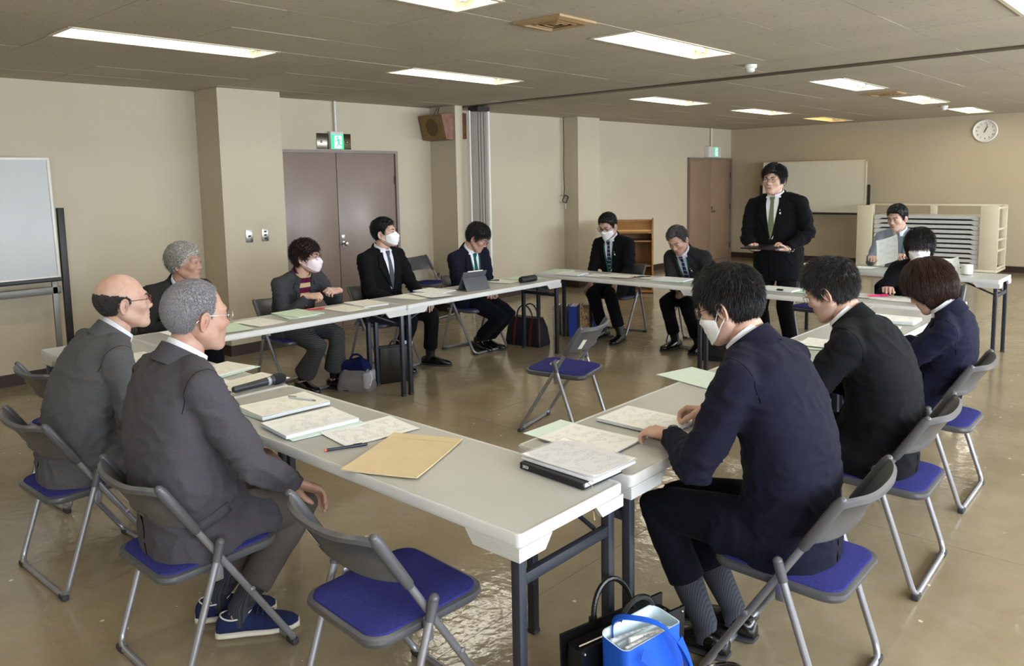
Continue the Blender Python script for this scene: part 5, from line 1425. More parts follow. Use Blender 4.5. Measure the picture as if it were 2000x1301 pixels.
person('person in navy suit with teal tie bowing the head, next to the partition', (-5.28, 5.21, 0.50), -90, (-5.165, 5.185, 1.065), -62, -32,
       hands=((-4.98, 5.19, 0.585), (-5.00, 5.13, 0.575)), feet=((-5.17, 5.30, -82), (-5.20, 5.19, -95)), size=1.0, width=1.0, jacket=C_NAVY, shirt=SHIRT, tie=TIE_TEAL, vbottom=0.12, buttons=False, trousers=T_NAVY, shoe=SHOE_B, skin_=SK1,
       hair=dict(top=0.028, side=0.014, line=LN_BOWL, len=0.035, lift=0.007, w=0.0011), hairm=H_BLK, strands=3000, glasses=(G_BRN, 0.0013, 'rect'), lanyard=True, hand_dirs=((0.5, -0.7, -0.2), (0.5, 0.8, -0.2)), curls=(GRIP, GRIP), slouch=0.06)
# ---- far row
person('seated person with black glasses and white mask in black suit, far table', (-4.60, 6.64, 0.50), 181, (-4.62, 6.50, 1.115), 184, -22,
       hands=((-4.40, 6.30, 0.545), (-4.69, 6.30, 0.550)), feet=((-4.32, 6.28, 188), (-4.58, 6.36, 172)), size=1.0, width=1.03, jacket=C_BLACK, shirt=SHIRT, tie=TIE_ST, vbottom=0.30, trousers=T_BLACK, shoe=SHOE_B, skin_=SK1,
       hair=dict(top=0.020, side=0.008, len=0.022, lift=0.005, w=0.0010), hairm=H_BLK, strands=2600, glasses=(G_BLK, 0.0021, 'rect'), mask=(MASKW, 'flat'), pin=True, lanyard=True, slouch=0.05, hand_dirs=((0.05, -0.6, -0.75), (-0.05, -0.6, -0.75)))
person('seated grey-haired person in charcoal suit bowing over the far table', (-3.68, 6.62, 0.50), 178, (-3.735, 6.36, 1.015), 182, -34, 8,
       hands=((-3.58, 6.26, 0.565), (-3.68, 6.27, 0.575)), feet=((-3.52, 6.36, 190), (-3.76, 6.36, 172)), size=1.0, width=1.04, jacket=C_CHAR, shirt=cloth('shirt_pale_blue', (0.80, 0.84, 0.93)), tie=TIE_ST, vbottom=0.24, trousers=T_BLACK, shoe=SHOE_B, skin_=SK1,
       hair=dict(top=0.020, side=0.010, line=LN_REC, flow=sidepart, len=0.035, lift=0.004, w=0.0011), hairm=H_IRON, strands=2600, pin=True, lanyard=True, badge=False, slouch=0.08, hand_dirs=((-0.7, -0.6, -0.2), (0.7, -0.6, -0.2)), curls=(GRIP, GRIP), hv=dict(lid=0.55))
person('standing person in black suit and green tie holding a black folder', (-2.86, 6.56, 0.885), 182, (-2.89, 6.50, 1.555), 180, -3,
       hands=((-2.675, 6.285, 0.985), (-2.955, 6.275, 0.975)), feet=((-2.75, 6.62, 188), (-2.99, 6.62, 174)), size=1.03, width=1.08, belly=0.03, jacket=C_BLACK, shirt=SHIRT, tie=TIE_G, vbottom=0.30, trousers=T_BLACK, shoe=SHOE_B, skin_=SK2,
       hair=dict(top=0.026, side=0.014, line=LN_LONG, flow=sidepart, len=0.05, lift=0.004, w=0.0012), hairm=H_BLK, strands=3200, glasses=(G_BRN, 0.0013, 'rect'), pin=True, slouch=0.02, hem=0.36, standing=True, watch=0, hv=dict(fat=1.0, jaw=1.08, mouth=0.8),
       curls=(GRIP, GRIP), hand_dirs=((-0.55, -0.8, 0.05), (0.55, -0.8, 0.05)), palms=((0.0, 0.1, 0.95), (0.0, 0.1, 0.95)), elbows=((0.75, 0.4, -0.7), (-0.75, 0.4, -0.7)), voxel=0.011)
person('woman in black jacket and white mask with black bob, green lanyard', (-1.72, 6.72, 0.49), 184, (-1.70, 6.40, 1.045), 194, -8,
       hands=((-1.56, 6.12, 0.735), (-1.84, 6.12, 0.735)), feet=((-1.62, 6.42, 185), (-1.82, 6.42, 178)), size=0.95, width=0.98, jacket=C_BLACK, shirt=cloth('blouse_black', (0.07, 0.07, 0.085)), vbottom=0.2, buttons=False, trousers=T_BLACK, shoe=SHOE_B, skin_=SK2,
       hair=dict(top=0.022, side=0.018, line=LN_BOBB, shell=((0, -0.010, 0.006), (0.100, 0.116, 0.126)), len=0.06, lift=0.003, wild=0.1, w=0.0013, rag=0.006), hairm=H_BLK, strands=3500, mask=(MASKW, 'flat'), lanyard=True, slouch=0.07, headscale=1.03)
person('person in grey-blue sweater reading a sheet at the rearmost table', (-2.40, 8.54, 0.50), 176, (-2.425, 8.32, 1.150), 166, -14,
       hands=((-2.25, 8.08, 0.79), (-2.57, 8.07, 0.765)), feet=((-2.28, 8.25, 180), (-2.48, 8.25, 180)), size=1.0, width=1.02, jacket=SW_GREY, jacket_kind='sweater', shirt=None, trousers=T_BLACK, shoe=SHOE_B, skin_=SK2,
       hair=dict(top=0.022, side=0.008, len=0.022, lift=0.005, w=0.0010), hairm=H_BLK, strands=2600, curls=(GRIP, GRIP), lanyard=True, badge=False)
# ================================================================== THINGS ON THE TABLES AND THE FLOOR
def paper_mat(name, col, ink=(0.25, 0.25, 0.28), rows=125.0, dens=0.47, strength=0.34):
    """paper with printed lines; Object coordinates, sheet in the XY plane, text lines along X"""
    m = mat(name, col, 0.75, spec=0.2, var=0.02, vscale=5)
    N, L, b = nodes(m); mix0 = [n for n in N if n.type == 'MIX_RGB'][0]
    tc = N.new('ShaderNodeTexCoord'); sx = N.new('ShaderNodeSeparateXYZ'); L.new(tc.outputs['Object'], sx.inputs[0])
    def math_(op, a, bb=None):
        n = N.new('ShaderNodeMath'); n.operation = op
        for i, v in enumerate((a, bb)):
            if v is None: continue
            if isinstance(v, (int, float)): n.inputs[i].default_value = v
            else: L.new(v, n.inputs[i])
        return n.outputs[0]
    y = math_('MULTIPLY', sx.outputs[1], rows); fl_ = math_('FLOOR', y); fr_ = math_('FRACT', y)
    line = math_('LESS_THAN', fr_, 0.42)
    cb = N.new('ShaderNodeCombineXYZ'); L.new(math_('MULTIPLY', sx.outputs[0], 170.0), cb.inputs[0]); L.new(math_('MULTIPLY', fl_, 7.3), cb.inputs[1])
    nz = N.new('ShaderNodeTexNoise'); nz.inputs['Scale'].default_value = 1.0; nz.inputs['Detail'].default_value = 1; L.new(cb.outputs[0], nz.inputs['Vector'])
    cb2 = N.new('ShaderNodeCombineXYZ'); L.new(math_('MULTIPLY', sx.outputs[0], 16.0), cb2.inputs[0]); L.new(math_('MULTIPLY', fl_, 0.20), cb2.inputs[1])
    nz2 = N.new('ShaderNodeTexNoise'); nz2.inputs['Scale'].default_value = 1.0; L.new(cb2.outputs[0], nz2.inputs['Vector'])
    ink_ = math_('MULTIPLY', math_('GREATER_THAN', nz.outputs['Fac'], dens), line)
    ink_ = math_('MULTIPLY', ink_, math_('GREATER_THAN', nz2.outputs['Fac'], 0.50))
    mx = math_('LESS_THAN', math_('ABSOLUTE', sx.outputs[0]), 0.082); my = math_('LESS_THAN', math_('ABSOLUTE', sx.outputs[1]), 0.122)
    ink_ = math_('MULTIPLY', math_('MULTIPLY', ink_, math_('MULTIPLY', mx, my)), strength)
    m2 = N.new('ShaderNodeMixRGB'); m2.inputs[2].default_value = (*lin(ink), 1); L.new(ink_, m2.inputs[0]); L.new(mix0.outputs[0], m2.inputs[1]); L.new(m2.outputs[0], b.inputs['Base Color'])
    return m
PW = paper_mat('printed_paper', (0.91, 0.912, 0.90)); PC = paper_mat('printed_paper_cream', (0.895, 0.885, 0.84), dens=0.5); PG = paper_mat('green_cover_paper', (0.79, 0.86, 0.77), (0.40, 0.48, 0.42), dens=0.54, strength=0.4)
PM = paper_mat('mint_folder_paper', (0.83, 0.90, 0.86), (0.45, 0.52, 0.48), dens=0.58, strength=0.3)
PT_ = paper_mat('table_form_paper', (0.90, 0.90, 0.89), rows=150.0, dens=0.44, strength=0.40)
EDGE = mat('page_edges', (0.86, 0.88, 0.90), 0.7, col2=(0.74, 0.76, 0.79), stripes=(2, 900.0, 0.5))
MANILA = mat('manila_paper', (0.80, 0.72, 0.565), 0.7, var=0.06, vscale=9, bump=0.1, bscale=30)
ZT = TZ+0.0002
def sheet_mesh(w, h, th=0.0012, curl=0.003, seed=0, nx=8, ny=10):
    rng = random.Random(seed); ph = rng.uniform(0, 6); k = rng.uniform(0.6, 1.2)
    b = MB(); top = []; bot = []
    for j in range(ny+1):
        for i in range(nx+1):
            u, v = -1+2*i/nx, -1+2*j/ny
            z = curl*(abs(u)**3*(0.6+0.4*math.sin(ph))+abs(v)**3*0.5*(1+math.sin(ph*1.7)))*k
            top.append((u*w/2, v*h/2, z+th)); bot.append((u*w/2, v*h/2, z))
    n0 = len(top); f = []; m = nx+1
    for j in range(ny):
        for i in range(nx):
            a = j*m+i; f.append((a, a+1, a+m+1, a+m)); f.append((n0+a+m, n0+a+m+1, n0+a+1, n0+a))
    rim = list(range(m))+[j*m+nx for j in range(1, ny+1)]+[ny*m+i for i in range(nx-1, -1, -1)]+[j*m for j in range(ny-1, 0, -1)]
    for q in range(len(rim)): a, c = rim[q], rim[(q+1) % len(rim)]; f.append((a, n0+a, n0+c, c))
    b.add(top+bot, f, True); return b
_n = [0]
def sheet(x, y, ang, lab, m=None, w=0.21, h=0.297, z=0.0, curl=0.003, name='paper_sheet', cat='paper'):
    _n[0] += 1
    o = sheet_mesh(w, h, curl=curl, seed=_n[0]).build(name, m or PW); o.location = (x, y, ZT+z); o.rotation_euler.z = math.radians(ang)
    return tag(o, lab, cat)
def stack(x, y, ang, lab, th, m=None, w=0.21, h=0.297, z=0.0, name='document_stack', cat='documents', back=None, bo=(0.012, 0.01), ba=4):
    r = empty(name, (x, y, ZT+z), math.radians(ang)); tag(r, lab, cat)
    t0 = 0.0
    if back is not None:
        o = sheet_mesh(w, h, 0.0018, 0.001, 3).build('back_cover', back, r); o.location = (bo[0], bo[1], 0); o.rotation_euler.z = math.radians(ba); t0 = 0.003
    MB().box((0, 0, t0+th/2), (w, h, th), 0.0008, 1).build('pages', EDGE, r)
    _n[0] += 1
    o = sheet_mesh(w, h, 0.001, 0.0015, _n[0]).build('top_page', m or PW, r); o.location = (0.0, 0.0, t0+th)
    return r
K = 1.0112
# text runs along local X; 90 turns the sheet so that its long side runs along world X
# --- near table
stack(-2.80, 1.675, -4, 'papers in a clear folder with a pen on top, near table', 0.013, PC, back=PG, bo=(-0.01, -0.006))
pr_ = empty('ballpoint_pen', (-2.795, 1.755, ZT+0.0215), math.radians(-72)); tag(pr_, 'clear and grey ballpoint pen on the folder of papers', 'pen')
MB().tube([(0, -0.07, 0.0), (0, 0.055, 0.0)], 0.0045, 8).build('barrel', mat('pen_clear', (0.72, 0.73, 0.74), 0.2, var=0.05), pr_)
MB().tube([(0, 0.055, 0.0), (0, 0.066, 0), (0, 0.072, 0.0)], [0.0045, 0.0025, 0.0008], 8).build('tip', M['steel'], pr_)
MB().box((0, -0.052, 0.006), (0.003, 0.04, 0.003)).build('clip', M['steel'], pr_)
stack(-2.525, 1.615, -6, 'thick white report on a mint green folder, near table', 0.012, PW, back=PM, bo=(0.035, 0.012), ba=-2)
sheet(-2.285, 1.71, -8, 'single printed form beside the manila envelope', PT_, curl=0.002)
def pen(x, y, ang, lab, body, cap, z=0.0, L=0.14, r_=0.005):
    r = empty('pen', (x, y, ZT+z+r_), math.radians(ang)); tag(r, lab, 'pen')
    MB().tube([(-L/2, 0, 0), (L*0.08, 0, 0)], r_, 10).build('barrel', body, r)
    MB().tube([(L*0.08, 0, 0), (L*0.44, 0, 0), (L/2, 0, 0)], [r_*1.12, r_*1.12, r_*0.8], 10).build('cap', cap, r)
    MB().tube([(-L/2-0.008, 0, 0), (-L/2, 0, 0)], [r_*0.9, r_*0.9], 10).build('end_plug', mat('pen_orange', (0.90, 0.35, 0.20), 0.4, var=0.05), r)
    MB().box((L*0.26, 0, r_*1.2), (L*0.22, 0.003, 0.002)).build('clip', cap, r)
PB = mat('pen_dark_blue', (0.09, 0.10, 0.19), 0.3, var=0.05)
pen(-2.195, 1.545, 66, 'dark blue marker pen with orange end on the near table', PB, PB)
# manila envelope
r = empty('envelope', (-1.985, 1.625, ZT), math.radians(24)); tag(r, 'tan manila envelope lying across the near table', 'envelope')
b = sheet_mesh(0.265, 0.375, 0.0045, 0.006, 5); b.build('body', MANILA, r)
b = sheet_mesh(0.262, 0.045, 0.0012, 0.001, 6); o = b.build('flap', MANILA, r); o.location = (0, 0.165, 0.0062)
# diary with folder on top
DI = mat('diary_black', (0.06, 0.06, 0.075), 0.35, var=0.1, vscale=30)
r = empty('diary', (-1.475, 1.870, ZT), math.radians(-3)); tag(r, 'black 2023 diary under a clear folder at the near table corner', 'diary')
MB().box((0, 0, 0.0015), (0.262, 0.185, 0.003), 0.001, 1).build('back_cover', DI, r)
MB().box((0.002, 0.004, 0.0105), (0.252, 0.172, 0.015), 0.001, 1).build('pages', EDGE, r)
MB().box((0, 0, 0.0195), (0.262, 0.185, 0.003), 0.001, 1).build('front_cover', DI, r)
MB().box((0, -0.0925, 0.0105), (0.262, 0.005, 0.021), 0.0015, 1).build('spine', DI, r)
me = text_mesh('2023', 0.013); o = mkobj('spine_lettering', me, mat('lettering_white', (0.9, 0.9, 0.9), 0.5, var=0.02), r); o.rotation_euler = (PI/2, 0, 0); o.location = (-0.105, -0.0955, 0.0105)
MB().tube([(0.131, -0.075, 0.018), (0.152, -0.080, 0.015), (0.160, -0.083, -0.01), (0.158, -0.085, -0.05), (0.163, -0.083, -0.085)], [0.0012, 0.0012, 0.0012, 0.0012, 0.0025], 6).build('bookmark_ribbon', mat('ribbon_tan', (0.70, 0.61, 0.46), 0.7, var=0.1), r)
r = empty('clear_folder', (-1.470, 1.900, ZT+0.0215), math.radians(-2)); tag(r, 'clear plastic folder of printed sheets on the black diary', 'folder')
MB().box((0, 0, 0.005), (0.295, 0.212, 0.010), 0.003, 2).build('pages', mat('folder_white_edges', (0.86, 0.86, 0.87), 0.4, var=0.05), r)
o = sheet_mesh(0.205, 0.292, 0.001, 0.004, 8).build('top_page', PT_, r); o.rotation_euler.z = PI/2; o.location = (0, 0, 0.0102)
o = sheet_mesh(0.222, 0.31, 0.0006, 0.0015, 9).build('plastic_sleeve', mat('sleeve_plastic', (0.9, 0.9, 0.92), 0.12, alpha=0.22, var=0.02), r); o.rotation_euler.z = PI/2; o.location = (0, 0, 0.0165)
# --- near left table
MIC = mat('mic_body', (0.20, 0.205, 0.225), 0.38, 0.2, var=0.08); GRL = mat('mic_grille', (0.13, 0.135, 0.15), 0.5, 0.4, bump=0.6, bscale=600, var=0.1)
r = empty('microphone', (-3.165, 1.775, ZT+0.023), math.radians(5)); tag(r, 'dark grey handheld microphone lying at the table joint', 'microphone')
Rm = Matrix.Rotation(-PI/2, 3, 'X')
MB().lathe([(0.012, -0.135), (0.0145, -0.13), (0.0155, -0.06), (0.018, 0.02), (0.021, 0.065), (0.0215, 0.07)], 18, (0, 0, 0), Rm).build('handle', MIC, r)
MB().lathe([(0.022, 0.07), (0.0245, 0.075), (0.0255, 0.10), (0.024, 0.118), (0.016, 0.131), (0.002, 0.135)], 18, (0, 0, 0), Rm).build('grille', GRL, r)
MB().lathe([(0.0195, 0.035), (0.0203, 0.05)], 18, (0, 0, 0), Rm).build('label_band', mat('mic_label', (0.66, 0.67, 0.69), 0.4, var=0.3, vscale=200), r)
sheet(-3.30, 1.80, 8, 'printed sheet beside the microphone', PC, curl=0.002)
stack(-3.62, 1.80, 10, 'papers on a green folder in front of the bald man', 0.006, PC, back=PG, bo=(0.02, 0.02))
sheet(-3.47, 1.60, 2, 'loose printed sheet half under the bald man’s arm'.replace('’s', ''), PW, curl=0.002)
sheet(-4.25, 1.66, 85, 'printed sheet on the left end of the near tables', PC, curl=0.002)
# --- window-side row
stack(-1.60, 2.135, 92, 'printed sheet on a mint folder beside the diary', 0.0012, PW, back=PM, bo=(0.012, 0.075), ba=-3)
stack(-1.56, 2.43, 90, 'bound report with green spine under the hands of the masked man', 0.009, PW, w=0.21, h=0.30, back=PG, bo=(0.004, 0.004), ba=0)
o = stack(-1.72, 3.135, 76, 'mint green envelope folder near the inner table edge', 0.0015, PM, w=0.235, h=0.33, name='folder', cat='folder')
stack(-1.60, 3.60, 100, 'printed sheets in front of the man in the black suit', 0.003, PW)
sheet(-1.66, 4.08, 110, 'pale green sheet between the black-suited man and the woman', PG)
sheet(-1.52, 4.16, 95, 'white sheet overlapping the pale green sheet', PW, z=0.0065)
stack(-1.50, 5.10, 92, 'printed report with green spine at the far end of the window-side row', 0.012, PW, back=PG, bo=(-0.004, -0.004), ba=0)
stack(-1.52, 4.78, 96, 'white document in front of the brown-haired woman', 0.004, PW)
# --- wall-side row
stack(-4.78, 3.00, 94, 'two pale green folders in front of the pink-masked woman', 0.004, PG, w=0.22, h=0.31, back=PG, bo=(-0.03, -0.02), ba=-14)
sheet(-4.70, 2.66, 96, 'printed sheet left of the pale green folders', PC)
sheet(-4.66, 2.42, 84, 'printed sheet with green margin in front of the silver-haired man', PG)
sheet(-4.74, 2.18, 90, 'white printed sheet at the start of the wall-side row', PW)
sheet(-4.69, 3.345, 92, 'printed sheet right of the green folders', PC)
stack(-4.74, 3.56, 84, 'white booklet by the masked woman, near the table joint', 0.008, PC)
RED = mat('pen_red', (0.70, 0.10, 0.08), 0.35, var=0.05)
pen(-4.84, 3.18, 70, 'red pen beside the green folders', RED, RED)
sheet(-4.74, 4.00, 104, 'printed sheet spread before the masked man in black suit', PC)
sheet(-4.66, 4.16, 80, 'second printed sheet overlapping in front of the masked man', PW, z=0.0065)
stack(-4.83, 4.33, 96, 'open booklet left of the tablet', 0.006, PW)
# tablet on its folding cover
TG = mat('tablet_cover', (0.30, 0.305, 0.32), 0.6, var=0.06, vscale=40, bump=0.1, bscale=500)
r = empty('tablet', (-4.66, 4.60, ZT), math.radians(-96)); tag(r, 'grey-cased tablet propped up on the wall-side table', 'tablet')   # local -Y is the screen side
tilt = Matrix.Rotation(math.radians(-28), 4, 'X')
MB().box((0, 0, 0.0875), (0.25, 0.009, 0.175), 0.004, mtx=Matrix.Translation(Vector((0, -0.035, 0.0))) @ tilt).build('case', TG, r)
MB().box((0, -0.0052, 0.0875), (0.232, 0.001, 0.158), mtx=Matrix.Translation(Vector((0, -0.035, 0.0))) @ tilt).build('screen', mat('tablet_screen', (0.05, 0.05, 0.06), 0.1, var=0.05), r)
MB().box((0, 0, 0.058), (0.25, 0.005, 0.118), 0.002, mtx=Matrix.Translation(Vector((0, 0.085, 0.0))) @ Matrix.Rotation(math.radians(27), 4, 'X')).build('cover_stand', TG, r)
MB().box((0, -0.02, 0.002), (0.25, 0.10, 0.004), 0.001).build('cover_base', TG, r)
MB().tube([(-0.08, 0.0, 0.177), (0.08, 0.0, 0.177)], 0.0045, 8).build('stylus', M['white'], r)
for v in bpy.data.objects[r.children[-1].name].data.vertices: v.co = (Matrix.Translation(Vector((0, -0.035, 0))) @ tilt) @ v.co
sheet(-4.79, 5.10, 100, 'printed sheet before the man with the teal tie', PC)
pen(-4.86, 5.05, 60, 'dark pen lying on the sheet of the man with the teal tie', PB, PB, z=0.006)
sheet(-4.76, 5.36, 96, 'pale green folder at the far end of the wall-side row', PG, name='folder', cat='folder')
r = empty('pencil_case', (-4.56, 5.20, ZT), math.radians(88)); tag(r, 'black pencil case on the end of the wall-side table', 'pencil case')
LE = mat('case_black_leather', (0.075, 0.075, 0.08), 0.35, var=0.15, vscale=30, bump=0.15, bscale=200)
MB().loft([[Vector((x, 0.026*sc*math.cos(t), 0.028+0.028*sc*math.sin(t))) for t in np.linspace(0, 2*PI, 17)[:-1]] for x, sc in ((-0.10, 0.5), (-0.097, 0.95), (-0.05, 1.0), (0.05, 1.0), (0.097, 0.95), (0.10, 0.5))], True, True).build('body', LE, r)
MB().tube([(-0.09, 0, 0.0572), (0.09, 0, 0.0572)], 0.0022, 6).build('zip', M['darksteel'], r)
# --- far row
stack(-4.80, 5.90, 8, 'green folders stacked at the left end of the far table', 0.012, PG, w=0.22, h=0.31)
r = stack(-4.58, 5.85, 96, 'black notebook with open white pages at the far table', 0.010, PW, w=0.20, h=0.26, name='notebook', cat='notebook', back=DI, bo=(0, 0), ba=0)
sheet(-4.30, 5.93, 88, 'printed sheet in front of the masked man with glasses', PW)
sheet(-4.12, 5.97, 94, 'second printed sheet to the right of the masked man with glasses', PC, z=0.006)
sheet(-3.80, 6.03, 86, 'small printed sheet beside the two black pens', PC, w=0.15, h=0.21)
pen(-3.95, 6.03, 40, 'black pen, left one of two on the far table', M['black'], M['black'], L=0.13)
pen(-3.91, 6.06, 44, 'black pen, right one of two on the far table', M['black'], M['black'], L=0.13)
stack(-3.58, 6.02, 94, 'thick white report in front of the bowing man', 0.010, PW, back=PG, bo=(-0.03, 0.03))
sheet(-3.27, 6.03, 92, 'pale green sheet right of the bowing man', PG)
stack(-2.60, 5.99, 88, 'white report with a black clip below the standing man', 0.010, PW)
MB().box((-2.55, 5.885, ZT+0.016), (0.05, 0.02, 0.012), 0.002).build('binder_clip', M['black']); tag(bpy.data.objects['binder_clip'], 'black binder clip on the report below the standing man', 'clip')
sheet(-2.36, 6.00, 92, 'sheet with green edge beside the clipped report', PG)
sheet(-1.98, 6.02, 90, 'printed sheet before the masked woman, left one', PW)
sheet(-1.74, 6.00, 88, 'printed sheet before the masked woman, right one', PW)
PK = mat('pen_pink', (0.80, 0.14, 0.42), 0.3, var=0.05)
pen(-1.86, 6.02, 40, 'bright pink pen on the sheets of the masked woman', PK, PK, z=0.006, r_=0.008)
r = empty('mobile_phone', (-1.545, 5.86, ZT), math.radians(14)); tag(r, 'pink mobile phone standing on the table before the masked woman', 'phone')
PHK = mat('phone_pink', (0.88, 0.62, 0.62), 0.35, var=0.05)
tl2 = Matrix.Rotation(math.radians(-14), 4, 'X')
MB().box((0, 0, 0.070), (0.080, 0.009, 0.13), 0.004, mtx=tl2).build('body', PHK, r); MB().box((0.0, -0.0052, 0.078), (0.06, 0.002, 0.035), 0.001, mtx=tl2).build('camera_panel', mat('phone_dark', (0.25, 0.12, 0.12), 0.2, var=0.05), r)
MB().box((0, -0.01, 0.014), (0.05, 0.05, 0.028), 0.006).build('stand', mat('phone_stand_pink', (0.93, 0.50, 0.52), 0.4, var=0.05), r)
# --- rearmost table
r = empty('held_paper', (-2.42, 8.03, 0.80)); tag(r, 'printed sheet held up by the man in the sweater', 'paper')
o = sheet_mesh(0.21, 0.297, 0.001, 0.012, 21).build('sheet', PW, r); o.rotation_euler = (math.radians(55), math.radians(-20), math.radians(-6)); o.location = (0.0, 0.02, 0.04)
sheet(-2.62, 7.86, 86, 'printed sheet lying on the rearmost table', PW)
o = sheet_mesh(0.21, 0.297, 0.001, 0.05, 12).build('curled_paper', PW); o.location = (-1.86, 7.86, ZT+0.02); o.rotation_euler = (math.radians(38), 0, math.radians(20)); tag(o, 'curled sheet standing on the rearmost table beside the brown-haired woman', 'paper')
r = empty('tape_roll', (-1.68, 7.80, ZT)); tag(r, 'small round white roll on the rearmost table', 'roll')
MB().lathe([(0.022, 0), (0.045, 0.004), (0.047, 0.03), (0.047, 0.06), (0.045, 0.088), (0.022, 0.092)], 24).build('paper_roll', M['white'], r)
MB().lathe([(0.0225, 0.001), (0.0225, 0.093)], 16).build('core', mat('roll_core', (0.6, 0.5, 0.38), 0.8, var=0.1), r)
# folder held by the standing man
r = empty('folder', (-2.815, 6.155, 1.005), math.radians(0)); tag(r, 'thin black folder held by the standing man', 'folder')
FB = mat('folder_black', (0.07, 0.07, 0.085), 0.35, var=0.1)
MB().box((0, 0, 0), (0.30, 0.22, 0.006), 0.002, rot=Matrix.Rotation(math.radians(4), 3, 'X')).build('cover', FB, r)
MB().box((0, 0, 0.0055), (0.30, 0.22, 0.004), 0.0015, rot=Matrix.Rotation(math.radians(4), 3, 'X')).build('flap', FB, r)
# voice recorder on the lone chair
r = empty('voice_recorder', (-3.145, 3.835, 0.4165), math.radians(20)); tag(r, 'small silver voice recorder on the seat of the lone chair', 'recorder')
MB().box((0, 0, 0.007), (0.038, 0.105, 0.014), 0.004).build('body', mat('recorder_silver', (0.74, 0.74, 0.76), 0.3, 0.4, var=0.05), r)
MB().box((0, 0.02, 0.0143), (0.024, 0.03, 0.002)).build('screen', M['black'], r)

# ================================================================== BAGS AND BINDERS
def rrect(w, d, z, rad, n=5, cx=0, cy=0, ang=0):
    o = []
    for (sx, sy, a0) in ((1, 1, 0), (-1, 1, PI/2), (-1, -1, PI), (1, -1, 3*PI/2)):
        for i in range(n+1):
            a = a0+i*PI/2/n; o.append(Vector((cx+sx*(w/2-rad)+rad*math.cos(a), cy+sy*(d/2-rad)+rad*math.sin(a), z)))
    return o
def handle(b, x0, x1, y, z, h, r_=0.007, lean=0.0, n=16):
    pts = [Vector((x0+(x1-x0)*(0.5-0.5*math.cos(t)), y+lean*math.sin(t), z+h*math.sin(t))) for t in np.linspace(0, PI, n)]
    return b.tube(pts, r_, 8)
BLK = mat('bag_black_leather', (0.045, 0.045, 0.05), 0.3, var=0.15, vscale=25, bump=0.15, bscale=250)
# black business bag beside the near table corner
r = empty('business_bag', (-1.233, 1.805, 0), math.radians(76)); r.scale = (0.88, 0.9, 0.92); tag(r, 'black leather business bag behind the blue tote at the table corner', 'bag')
MB().loft([rrect(0.42, 0.14, 0.0, 0.02), rrect(0.425, 0.145, 0.02, 0.02), rrect(0.42, 0.125, 0.2, 0.02), rrect(0.41, 0.09, 0.315, 0.015)], True, True).build('body', BLK, r)
for sy in (-1, 1):
    MB().prism([(-0.215, 0.02), (0.215, 0.02), (0.225, 0.345), (-0.225, 0.345)], 0.008, 'y', (0, sy*0.052, 0)).build('side_panel', BLK, r)
    b = MB(); handle(b, -0.085, 0.085, sy*0.05, 0.335, 0.115, 0.009, sy*0.02); b.build('handle', BLK, r)
    for sx in (-1, 1):
        MB().box((sx*0.085, sy*0.056, 0.335), (0.03, 0.012, 0.05), 0.004).build('handle_tab', BLK, r)
        MB().sphere((sx*0.085, sy*0.063, 0.335), 0.006, 8, 6).build('stud', M['steel'], r)
        MB().sphere((sx*0.212, sy*0.057, 0.33), 0.005, 8, 6).build('corner_rivet', M['steel'], r)
MB().tube([(-0.19, 0, 0.318), (0.19, 0, 0.318)], 0.004, 6).build('zip', M['steel'], r)
MB().tube([(-0.21, -0.06, 0.25), (-0.205, -0.062, 0.20)], 0.004, 6).build('zip_puller', M['steel'], r)
# bright blue tote leaning in front of it
BLU = mat('tote_blue', (0.02, 0.33, 0.80), 0.65, var=0.10, vscale=12, bump=0.1, bscale=60); BLUI = mat('tote_white_lining', (0.80, 0.87, 0.90), 0.6, var=0.05)
r = empty('tote_bag', (-1.112, 1.733, 0), math.radians(74)); r.scale = (0.68, 0.9, 1.17); tag(r, 'bright blue tote bag full of papers at the near table corner', 'tote bag')
rg = []
for z, w_, d_, off in ((0.0, 0.30, 0.10, 0.0), (0.012, 0.315, 0.115, 0.0), (0.10, 0.325, 0.135, 0.0), (0.20, 0.32, 0.14, 0.006), (0.285, 0.315, 0.13, 0.01), (0.315, 0.315, 0.13, 0.012)):
    q = rrect(w_, d_, z, 0.03, 6, 0, off)
    rg.append([p+Vector((0.006*math.sin(p.x*38+z*20), 0.010*math.sin(p.x*24+z*15)+0.004*math.sin(p.x*55), 0.012*math.sin(p.x*14+1) if z > 0.25 else 0)) for p in q])
inner = [[Vector((p.x*0.975, p.y*0.93+0.0006, p.z)) for p in rr_] for rr_ in (rg[-1], rg[-2], rg[-3])]
MB().loft(rg, False, True).add(rg[0], [tuple(range(len(rg[0])))]).build('body', BLU, r)
MB().loft([rg[-1]]+inner, False, True).add(inner[-1], [tuple(range(len(inner[-1])))]).build('lining', BLUI, r)
for k, (dx, dy, a) in enumerate(((-0.02, 0.035, 2), (0.0, 0.012, -3), (0.02, -0.012, 4), (-0.01, -0.033, -2))):
    MB().box((dx, dy+0.01, 0.180), (0.23, 0.012, 0.225+0.010*k), 0.002, rot=Matrix.Rotation(math.radians(a), 3, 'Y')).build('paper_bundle', (EDGE, BLUI, PW, EDGE)[k], r)
def strap(pts, wv, th, m, name='strap'):
    pts = [Vector(p) for p in pts]; rings = []
    for i, p in enumerate(pts):
        t = (pts[min(i+1, len(pts)-1)]-pts[max(i-1, 0)]).normalized(); s_ = Vector(wv); s_ = (s_-t*s_.dot(t)).normalized()*0.014; nn = t.cross(s_).normalized()*th/2
        rings.append([p+s_+nn, p+s_-nn, p-s_-nn, p-s_+nn])
    MB().loft(rings, True, True).build(name, m, r)
def arc(p0, p1, up, n=20): return [Vector(p0)*(1-t)+Vector(p1)*t+Vector(up)*math.sin(PI*t) for t in np.linspace(0, 1, n)]
